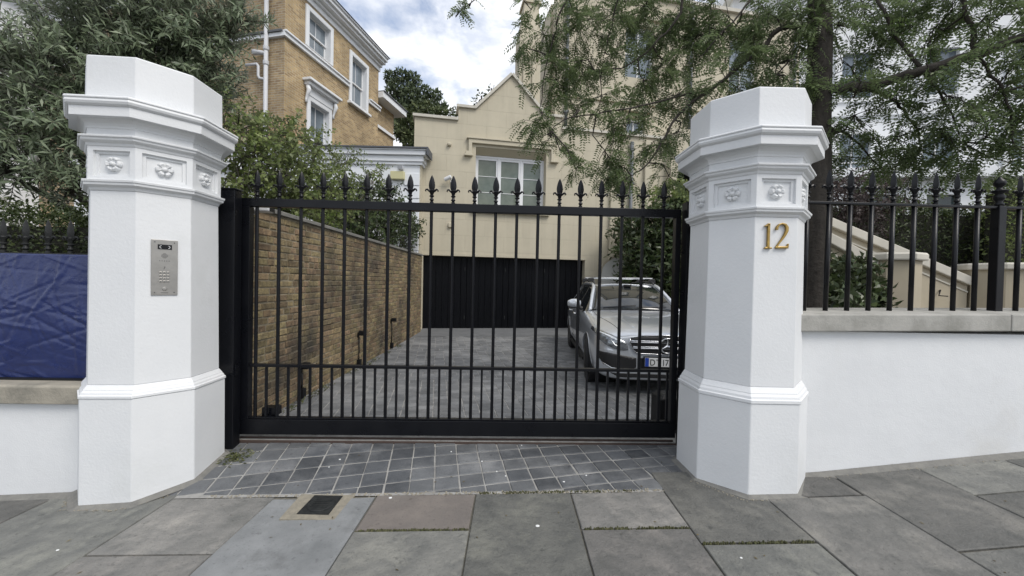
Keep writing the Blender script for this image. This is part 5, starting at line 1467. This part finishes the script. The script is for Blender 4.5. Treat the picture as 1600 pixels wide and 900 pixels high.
# ---- olive tree left
bl_ = [(30, 115, 4.3, 46), (125, 62, 4.4, 52), (200, 30, 4.5, 75), (270, 35, 4.7, 58), (60, 130, 4.1, 75), (150, 100, 4.4, 65), (250, 80, 4.8, 65), (305, 92, 4.9, 46), (330, 140, 5.0, 38), (30, 210, 4.0, 60), (95, 195, 4.1, 50),
       (10, 270, 4.0, 30), (110, 300, 4.0, 22), (352, 62, 4.9, 14), (372, 30, 4.9, 8), (200, 200, 4.9, 70), (290, 185, 5.1, 50), (250, 280, 5.0, 60), (200, -50, 4.6, 60), (255, -45, 4.8, 50), (-70, 130, 4.3, 70), (-60, 230, 4.2, 60)]
LV = []; tw = MB(); obase = Vector((-4.75, 4.75, .2))
trunk = MB(); tp_ = [obase + Vector((0, 0, -.6)), obase + Vector((.05, 0, .6)), obase + Vector((-.05, .05, 1.4)), obase + Vector((.1, .0, 2.2)), obase + Vector((.05, .1, 3.2))]
trunk.tube(tp_, [.15, .12, .11, .09, .05], 10)
for (px, py, Y, rp) in bl_:
    c = A(px, py, Y); r = rp*Y/600
    n = int(34 + 330*r*r)
    p, d = blob_pts(c, (r, r*.8, r), n, .45)
    p = p[p[:, 0] < -2.62] if Y < 5 else p
    d = d[:len(p)]
    d = unit(d*.8 + rng.normal(scale=.45, size=p.shape) + [0.15, -.25, .55])
    q_, st = shoots(p, d, .32, 11, .112, .021, droop=.10)
    LV.append(q_)
    for a, b, e in st: tw.tube([a, b, e], [.004, .003, .0015], 4, False)
    src = tp_[3] if py < 150 else tp_[2]
    mid = (np.array(src)+c)/2 + [0, 0, .12]
    trunk.tube([src, tuple(mid), tuple(c)], [.04, .028, .012], 7)
    for _ in range(6):
        e = c + rdir(1)[0]*r*.8
        trunk.tube([tuple(c), tuple((c+e)/2+[0, 0, .04]), tuple(e)], [.012, .008, .004], 5, False)
trunk.tube([A(-10, 105, 3.9), A(40, 128, 3.85), A(70, 140, 3.85), A(104, 158, 3.85)], [.009, .008, .007, .004], 6)
plant('olive_tree', 'grey-green olive tree spreading behind the left pillar', 'tree', obase, np.concatenate(LV), M['olive'], [('trunk', trunk), ('twigs', tw)], M['bark_grey'])
def rose(px, py, Y, r, label):
    c = Vector(A(px, py, Y)); t_ = thing('white_rose', label, 'flower', c, 0, 'white rose blooms')
    Q = []
    for k in range(5):
        n = 6; a = np.arange(n)*2*math.pi/n + k*.5; tilt = .25+.28*k
        D = np.stack([np.cos(a)*math.cos(tilt), -np.full(n, .1)+0*a, np.sin(a)*math.cos(tilt)], 1) + [0, -math.sin(tilt), 0]
        Q.append(leaf_quads(np.zeros((n, 3)), D, np.tile([0, -1., 0.2], (n, 1)), r*(1.05-.12*k), r*.95, .35, -.25))
    obj('petals', quad_mesh('petals', np.concatenate(Q)), M['petal'], t_)
    obj('stem', MB().tube([(0, .01, 0), (.01, .03, -.12), (.0, .06, -.3)], .004, 5), M['bark_grey'], t_)
rose(60, 252, 3.85, .075, 'large white rose bloom below the olive tree left of the pillar')
rose(10, 315, 3.55, .065, 'white rose bloom above the hedge at the far left edge')

# ---- hedge behind the left railing
def hedge(name, label, x0, x1, y0, y1, z0, z1, n, L, W, mtl, rot=0.0, wob=.08):
    base = Vector(((x0+x1)/2, (y0+y1)/2, z0))
    fac = rng.random(n); P = np.empty((n, 3)); Nn = np.empty((n, 3))
    u, v = rng.random(n), rng.random(n)
    fr = fac < .62; tpn = (fac >= .62) & (fac < .9); sd = fac >= .9
    P[fr] = np.stack([x0+(x1-x0)*u[fr], np.full(fr.sum(), y0), z0+(z1-z0)*v[fr]], 1); Nn[fr] = [0, -1, .3]
    P[tpn] = np.stack([x0+(x1-x0)*u[tpn], y0+(y1-y0)*v[tpn], np.full(tpn.sum(), z1)], 1); Nn[tpn] = [0, -.1, 1]
    P[sd] = np.stack([np.where(u[sd] < .5, x0, x1), y0+(y1-y0)*rng.random(sd.sum()), z0+(z1-z0)*v[sd]], 1); Nn[sd] = np.stack([np.where(u[sd] < .5, -1, 1), 0*u[sd], .3+0*u[sd]], 1)
    bump = wob*(np.sin(P[:, 0]*5.1+P[:, 2]*3)+np.sin(P[:, 0]*11+P[:, 2]*7+1)+np.sin(P[:, 2]*9+P[:, 0]*2.3))/2
    P += unit(Nn)*bump[:, None] + rng.normal(scale=.05, size=P.shape) - unit(Nn)*rng.random((n, 1))*.12
    D = unit(Nn*.5 + rng.normal(scale=.7, size=P.shape) + [0, 0, .25])
    V = leaf_quads(P, D, unit(Nn+rng.normal(scale=.5, size=P.shape)), L*rng.uniform(.6, 1.3, n), W*rng.uniform(.7, 1.3, n))
    t_ = plant(name, label, 'hedge', base, V, mtl, None, crown='foliage', group='hedges behind the railings')
    core = MB(); core.box(x0+.12, x1-.12, y0+.14, y1-.1, z0, z1-.14)
    obj('twig_mass', core, M['hedge_core'], t_, world=True)
    return t_
M['hedge_core'] = mat('dense_twigs', (.012, .014, .008), .95, (.03, .03, .018), 14, bump=.05, bscale=12)
hedge('hedge', 'clipped dark green hedge behind the left railing', -7.2, -2.95, 3.18, 3.75, .3, 1.98, 26000, .034, .017, M['hedge_leaf'], wob=.04)
hedge('hedge', 'tall dark hedge behind the garden stair on the right', 5.4, 15, 8.9, 9.6, 0, 3.35, 26000, .075, .036, M['hedge_leaf'], wob=.10)
hedge('hedge', 'yellow-green clipped hedge at the far right behind the railing', 10.4, 15, 8.1, 8.7, 1.5, 3.75, 9000, .075, .04, M['rose_leaf'], wob=.08)

# ---- bushes: loose blobs of broad leaves
def bush(name, label, cat, base, blobs, mtl, L, W, dens, nl=7, ln=.25, droop=.25, stems=True, group=None):
    LV = []; wd = MB(); b0 = np.array(base)
    for (px, py, Y, rp) in blobs:
        c = A(px, py, Y); r = rp*Y/600
        n = int(dens*max(r, .15)**2)
        p, d = blob_pts(c, (r, r*.9, r), n, .42)
        d = unit(d*.9 + rng.normal(scale=.5, size=p.shape) + [.1, -.2, .2])
        q_, st = shoots(p, d, ln, nl, L, W, droop=droop, opp=False, spread=.85)
        LV.append(q_)
        if stems:
            for a, b, e in st[::2]: wd.tube([a, b, e], [.006, .004, .002], 4, False)
            wd.tube([tuple(b0), tuple((b0+c)/2+[0, 0, .2]), tuple(c)], [.035, .022, .010], 6)
            for _ in range(5):
                e = c+rdir(1)[0]*r*.9; wd.tube([tuple(c), tuple((c+e)/2+[0, 0, .05]), tuple(e)], [.010, .007, .004], 5, False)
    return plant(name, label, cat, Vector(base), np.concatenate(LV), mtl, [('stems', wd)] if stems else None, M['bark_grey'])
bush('climbing_rose', 'pale green climbing rose arching over the brick wall near the gate', 'shrub', (-3.3, 5.2, 0),
     [(372, 205, 4.8, 38), (395, 250, 4.8, 42), (375, 290, 4.6, 34), (430, 225, 5.3, 34), (430, 290, 5.3, 45), (470, 260, 5.9, 32), (480, 310, 6.0, 42), (520, 300, 6.9, 36), (500, 345, 6.5, 34), (455, 200, 5.7, 18), (440, 330, 5.3, 30), (545, 255, 7.4, 16), (585, 275, 8.6, 14), (495, 225, 6.3, 18)],
     M['rose_leaf'], .070, .042, 760, 9, .32, .30)
bush('garden_shrub', 'dark leafy shrub with white blooms at the garage end of the brick wall', 'shrub', (-3.3, 9.3, 0),
     [(555, 320, 7.9, 34), (590, 320, 9.0, 34), (610, 345, 9.6, 30), (630, 365, 10.1, 20), (580, 360, 8.6, 32), (545, 350, 7.6, 28), (640, 350, 10.4, 14)],
     M['dark_leaf'], .10, .052, 560, 9, .3, .3)
for k, (px, py, Y, r) in enumerate(((582, 286, 8.4, .07), (577, 347, 7.9, .07), (592, 357, 8.2, .09), (565, 340, 7.7, .06), (632, 333, 9.8, .08), (507, 268, 6.4, .05), (440, 268, 5.0, .045))):
    lab = ['small white rose bloom on the shrub just behind the sixth finial', 'white rose bloom above the middle of the brick wall', 'broad white rose bloom over the brick wall coping', 'small white rose bloom half hidden in the dark shrub', 'white rose bloom beside the white quoins', 'tiny white rose bloom at the top of the climbing rose', 'tiny white rose bloom low on the climbing rose'][k]
    rose(px, py, Y, r, lab)
bush('wall_shrub', 'dark drooping shrub growing on the house wall right of the car', 'shrub', (4.0, 11.6, 0),
     [(985, 352, 11.2, 20), (1005, 385, 11.0, 34), (1040, 350, 10.8, 34), (1045, 420, 10.6, 42), (1005, 435, 11.0, 28), (1070, 370, 10.6, 40), (1080, 440, 10.5, 40)],
     M['dark_leaf'], .19, .066, 480, 9, .40, .6)
bush('light_shrub', 'yellow-green shrub tip above the gate beside the right pillar', 'shrub', (4.7, 11.2, 0), [(1055, 305, 10.8, 16), (1025, 312, 10.9, 12), (1075, 300, 10.8, 18)], M['rose_leaf'], .12, .075, 420, 8, .3, .3)
bush('laurel_bush', 'low broad-leaved bush behind the railing beside the trunk', 'shrub', (4.6, 5.5, 0),
     [(1290, 440, 5.3, 32), (1320, 430, 5.6, 30), (1340, 460, 5.5, 26), (1300, 480, 5.0, 26), (1350, 480, 5.4, 20)], M['dark_leaf'], .13, .062, 900, 7, .24, .4)
bush('purple_shrub', 'dusky purple shrub beyond the railing right of the trunk', 'shrub', (7.0, 8.3, 0),
     [(1320, 300, 8.0, 30), (1350, 310, 8.0, 32), (1380, 300, 8.2, 26), (1345, 345, 8.0, 25)], M['purple_leaf'], .075, .04, 620, 9, .3, .2)

# ---- locust tree right
tb = Vector((3.22, 4.05, 0))
wood = MB(); wood.tube([(3.24, 4.05, -.2), (3.20, 4.05, .5), (3.16, 4.02, 1.3), (3.17, 4.0, 2.2), (3.13, 4.0, 3.1), (3.12, 4.0, 4.0), (3.10, 4.05, 5.2), (3.2, 4.1, 6.5)], [.15, .128, .118, .112, .108, .105, .09, .07], 14)
def Lp(pts, Y0, Y1): return [A(x, y, Y0+(Y1-Y0)*i/(len(pts)-1)) for i, (x, y) in enumerate(pts)]
limbs = [(Lp([(1275, 150), (1310, 138), (1350, 136), (1395, 124), (1440, 110), (1520, 86), (1600, 58), (1700, 20)], 4.0, 3.1), .050, .034),
         (Lp([(1278, 75), (1245, 44), (1215, 47), (1190, 75), (1150, 108), (1110, 140), (1075, 165), (1050, 195), (1030, 230), (1005, 262), (985, 275)], 4.0, 4.3), .030, .006),
         (Lp([(1275, 95), (1250, 72), (1230, 100), (1212, 118)], 4.0, 4.0), .014, .006),
         (Lp([(1110, 140), (1060, 152), (1000, 165), (930, 178), (885, 185), (860, 205), (845, 215)], 4.2, 4.5), .012, .004),
         (Lp([(1270, -80), (1180, -70), (1080, -40), (1065, 20), (1030, 60), (985, 100), (930, 112)], 4.0, 4.6), .022, .005),
         (Lp([(1180, -70), (1050, -60), (980, -30), (955, 40), (945, 90)], 4.1, 4.7), .018, .005),
         (Lp([(1050, -60), (930, -40), (880, 10), (865, 60), (850, 120), (842, 180)], 4.3, 4.7), .016, .004),
         (Lp([(930, -40), (850, -30), (760, -15), (735, 5), (712, 22)], 4.5, 4.7), .012, .003),
         (Lp([(1180, -70), (1170, 0), (1120, 60), (1095, 90)], 4.1, 4.3), .014, .005),
         (Lp([(1350, 136), (1390, 150), (1405, 165), (1430, 200), (1440, 240)], 3.9, 3.9), .022, .006),
         (Lp([(1440, 110), (1390, 40), (1370, -10), (1360, -60)], 3.6, 3.8), .016, .012),
         (Lp([(1520, 86), (1520, 50), (1505, 10), (1510, -50)], 3.4, 3.4), .022, .012),
         (Lp([(1520, 86), (1560, 130), (1580, 190), (1585, 230)], 3.4, 3.3), .014, .005),
         (Lp([(1440, 110), (1470, 150), (1490, 190), (1500, 225)], 3.6, 3.6), .012, .005),
         (Lp([(1290, 200), (1325, 210), (1350, 235), (1375, 262)], 4.0, 4.1), .016, .005)]
LPTS = []
for P, r0, r1 in limbs:
    P = catmull(np.array(P), 4)
    P = P + rng.normal(scale=.008, size=P.shape)
    wood.tube([tuple(p) for p in P], list(np.linspace(r0, r1, len(P))), 8)
    LPTS += [p for p in P]
LPTS = np.array(LPTS)
cb = [(850, 55, 4.7, 34), (870, 125, 4.7, 32), (846, 185, 4.6, 24), (905, 35, 4.7, 42), (905, 95, 4.7, 36), (945, 235, 4.4, 34), (900, 265, 4.4, 20), (960, 85, 4.8, 30), (1005, 125, 4.6, 34), (1040, 95, 4.6, 30), (985, 190, 4.4, 34), (1040, 40, 4.8, 40), (1090, 55, 4.6, 36),
      (960, 20, 4.8, 40), (1010, 10, 4.8, 40), (1110, 10, 4.5, 40), (1150, 40, 4.4, 42), (1180, 85, 4.2, 38), (1135, 125, 4.2, 40), (1215, 100, 4.1, 34), (1085, 155, 4.3, 26), (1030, 225, 4.4, 26), (1045, 275, 4.3, 18), (900, 180, 4.6, 26), (860, 215, 4.6, 18), (875, 235, 4.5, 18),
      (1055, 150, 4.4, 30), (940, 150, 4.7, 28), (1200, 20, 4.1, 38), (1245, 25, 4.0, 30), (1240, 140, 4.0, 24), (735, 8, 4.7, 10), (716, 20, 4.7, 7), (830, 15, 4.7, 16), (822, 75, 4.7, 12), (1060, 205, 4.3, 20), (970, 260, 4.4, 20), (945, 280, 4.4, 14), (985, 285, 4.3, 14),
      (1310, 40, 4.0, 48), (1330, 105, 4.0, 40), (1335, 180, 3.9, 42), (1320, 245, 4.2, 32), (1390, 55, 3.8, 48), (1400, 160, 3.8, 44), (1400, 215, 3.9, 46), (1460, 45, 3.6, 48), (1480, 150, 3.5, 44), (1475, 200, 3.6, 50), (1545, 40, 3.4, 52), (1560, 140, 3.4, 48), (1540, 215, 3.5, 44), (1595, 190, 3.4, 48),
      (1590, 100, 3.4, 40), (1600, 20, 3.3, 55), (1440, 250, 4.1, 34), (1375, 262, 4.3, 30), (1580, 255, 3.8, 26), (1500, 255, 3.9, 30), (1350, 10, 3.9, 40), (1430, -10, 3.7, 45), (1500, -10, 3.5, 45), (1280, -20, 4.0, 45), (1275, 30, 3.8, 22), (1292, 195, 3.8, 16), (1262, 92, 3.8, 16), (1345, 128, 3.6, 18), (1450, 108, 3.4, 20), (1530, 88, 3.2, 20), (1660, 120, 3.2, 60), (1680, 220, 3.2, 50)]
PB, PD, PR = [], [], []
for (px, py, Y, rp) in cb:
    c = A(px, py, Y); r = rp*Y/600
    j = np.argmin(((LPTS-c)**2).sum(1)); lp = LPTS[j]
    mid = (lp+c)/2 + rng.normal(scale=.05, size=3)
    wood.tube([tuple(lp), tuple(mid), tuple(c)], [.010, .007, .005], 5, False)
    nt_ = max(3, int((150 if px < 1260 else 95)*r*r + 3))
    for _ in range(nt_):
        d = rdir(1)[0]; s0 = c + d*r*rng.random()*.55
        d2 = unit(d*.7 + rng.normal(scale=.4, size=3) + [-.05, 0, -.18]); ln = r*rng.uniform(.7, 1.35)+.05
        m1 = s0+d2*ln*.5+[0, 0, .02]; e = s0+d2*ln+[0, 0, -.06*rng.random()]
        wood.tube([tuple(c), tuple(s0), tuple(m1), tuple(e)], [.0045, .0038, .0028, .0015], 4, False)
        k = int(4 + ln*17)
        t_ = rng.random(k); tt = t_[:, None]
        P = np.where(tt < .5, s0+(m1-s0)*tt*2, m1+(e-m1)*(tt-.5)*2)
        sd_ = unit(np.cross(d2, [0, 0, 1.])+1e-6)
        D = unit(d2*.55 + sd_*np.where(rng.random((k, 1)) < .5, 1, -1)*.7 + rng.normal(scale=.35, size=(k, 3)) + [0, 0, -.35])
        PB.append(P); PD.append(D); PR.append(rng.uniform(.11, .20, k))
PB = np.concatenate(PB); PD = unit(np.concatenate(PD)); PR = np.concatenate(PR)
side = unit(np.cross(PD, np.array([0, 0, 1.]) + rng.normal(scale=.5, size=PD.shape))); upn = np.cross(side, PD)
Q = []
NJ = 8
for j in range(NJ):
    f_ = .15+.85*j/(NJ-1)
    p = PB + PD*(PR*f_)[:, None] + np.array([0, 0, -1.])*(PR*f_*f_*.25)[:, None]
    for sg in (1, -1):
        D = side*sg*.92 + PD*.42 + rng.normal(scale=.12, size=PD.shape)
        L_ = PR*.25*(1.05-.35*abs(f_-.5))
        Q.append(leaf_quads(p, D, upn + rng.normal(scale=.25, size=PD.shape), L_, L_*.40, .12, .08))
plant('locust_tree', 'feathery locust tree with dark trunk overhanging the right pillar', 'tree', tb, np.concatenate(Q), M['locust'], [('trunk', wood)], M['bark'])

# ---- trees behind the houses
def far_tree(name, label, base, blobs, L, dens, mtl=None, r0=.3):
    LV = []; wd = MB(); b0 = np.array(base)
    cs = []
    for (px, py, Y, rp) in blobs:
        c = A(px, py, Y); r = rp*Y/600; cs.append(c)
        n = int(dens*r*r); p, d = blob_pts(c, (r, r, r), n, .38)
        D = unit(d+rng.normal(scale=.7, size=p.shape)+[0, 0, .2])
        LV.append(leaf_quads(p, D, unit(d+rng.normal(scale=.6, size=p.shape)+[0, 0, .3]), L*rng.uniform(.6, 1.3, n), L*.55*rng.uniform(.7, 1.2, n)))
        wd.tube([tuple(b0*[1, 1, 0]+[0, 0, c[2]*.45]), tuple((b0*[1, 1, 0]+c)/2+[0, 0, c[2]*.28]), tuple(c)], [r0*.5, r0*.35, r0*.12], 6)
    wd.tube([tuple(b0), tuple(b0+[.1, 0, 3]), tuple(b0*[1, 1, 0]+[0, 0, np.mean([c[2] for c in cs])])], [r0*1.3, r0, r0*.5], 8)
    return plant(name, label, 'tree', Vector(base), np.concatenate(LV), mtl or M['far_leaf'], [('trunk', wd)], M['bark'], group='trees behind the houses')
far_tree('background_tree', 'tall dark tree behind the brick house at the left', (-8.0, 33, 0), [(610, 122, 33, 9), (628, 118, 33, 10), (645, 125, 33, 11), (618, 140, 33, 14), (640, 148, 33, 15), (662, 145, 33, 11), (680, 150, 33, 9), (605, 160, 33, 12), (655, 168, 33, 14), (676, 172, 33, 12), (628, 175, 33, 18), (692, 168, 33, 7), (640, 200, 33, 25)], .30, 800)
far_tree('background_tree', 'rounded green tree behind the cream parapet', (-5.2, 27, 0), [(650, 172, 27, 10), (668, 168, 27, 9), (685, 178, 27, 10), (702, 178, 27, 8), (715, 184, 27, 6), (632, 182, 27, 11), (655, 192, 27, 14), (690, 196, 27, 12), (625, 205, 27, 14), (645, 220, 27, 16)], .26, 900, M['far_leaf2'])
far_tree('background_tree', 'small tree tip showing over the gable shoulder', (-1.0, 18, 0), [(752, 150, 18, 8), (745, 160, 18, 6), (768, 138, 18, 5), (715, 175, 18, 6)], .17, 500)

# ---- weeds by the left gate post, litter and gum spots
wb_ = A(371, 708, 3.18); wbase = Vector((wb_[0], 3.2, 0))
p = np.stack([rng.normal(wbase.x+.02, .07, 260), rng.normal(3.13, .05, 260), np.zeros(260)], 1)
p[:, 2] = [za(a, b)-.004 for a, b, _ in p]
tag(obj('weeds', quad_mesh('weeds', leaf_quads(p, rdir(260)*[1, 1, .2]+[0, 0, .35], rdir(260)+[0, 0, 1.], rng.uniform(.02, .05, 260), .009)), M['weed']), 'low dry weeds at the foot of the left gate post', 'weeds', kind='stuff')
p = np.stack([-2.50+rng.random(700)*.14, 3.6+rng.random(700)*4.8, np.full(700, .0)], 1)
p = p[(np.sin(p[:, 1]*3.1)+np.sin(p[:, 1]*7.7)) > -.2]; n = len(p)
tag(obj('wall_foot_weeds', quad_mesh('weeds', leaf_quads(p, rdir(n)*[1, 1, .2]+[0, 0, .4], rdir(n)+[0, 0, 1.], rng.uniform(.02, .06, n), .012)), M['weed']), 'moss and small weeds along the foot of the brick wall', 'weeds', kind='stuff')
lit = MB()
for (px, py) in ((705, 706), (753, 721), (776, 737), (916, 743), (881, 753), (514, 730), (531, 718), (790, 744), (815, 696), (840, 822), (90, 860), (1158, 872), (610, 778)):
    d = at(px, py, 1.0)-Vector((0, 0, EYE)); Y = 2.7
    for _ in range(20):
        x = d.x*Y; Y = ((za(x, Y) if Y > 2.68 else zf(x))-EYE)/d.z
    x = d.x*Y; r = random.uniform(.005, .011); z = za(x, Y) if Y > 2.68 else zf(x)
    lit.lathe([(r, .0), (r*.9, .0028), (r*.3, .0035)], 9, random.random()*6, Matrix.Translation((x, Y, z+.0005)) @ Matrix.Diagonal((1.2, .9, 1, 1)))
tag(obj('gum_spots', lit, M['plate_white']), 'pale gum spots trodden on the setts and slabs', 'gum', kind='stuff')
dl = 60
p = np.stack([rng.uniform(-2.6, 3.2, dl), rng.uniform(1.7, 3.2, dl), np.zeros(dl)], 1)
p[:, 2] = [(za(a, b) if b > 2.68 else zf(a))+.003 for a, b, _ in p]
M['deadleaf'] = leaf_mat('dead_leaf', (.07, .05, .025), (.16, .13, .06), None, .7, .1)
tag(obj('fallen_leaves', quad_mesh('leaves', leaf_quads(p, rdir(dl)*[1, 1, .05], np.tile([0, 0, 1.], (dl, 1))+rng.normal(scale=.2, size=(dl, 3)), rng.uniform(.012, .03, dl), .009, .15, -.05)), M['deadleaf']), 'tiny dead leaves scattered on the paving', 'leaves', kind='stuff')
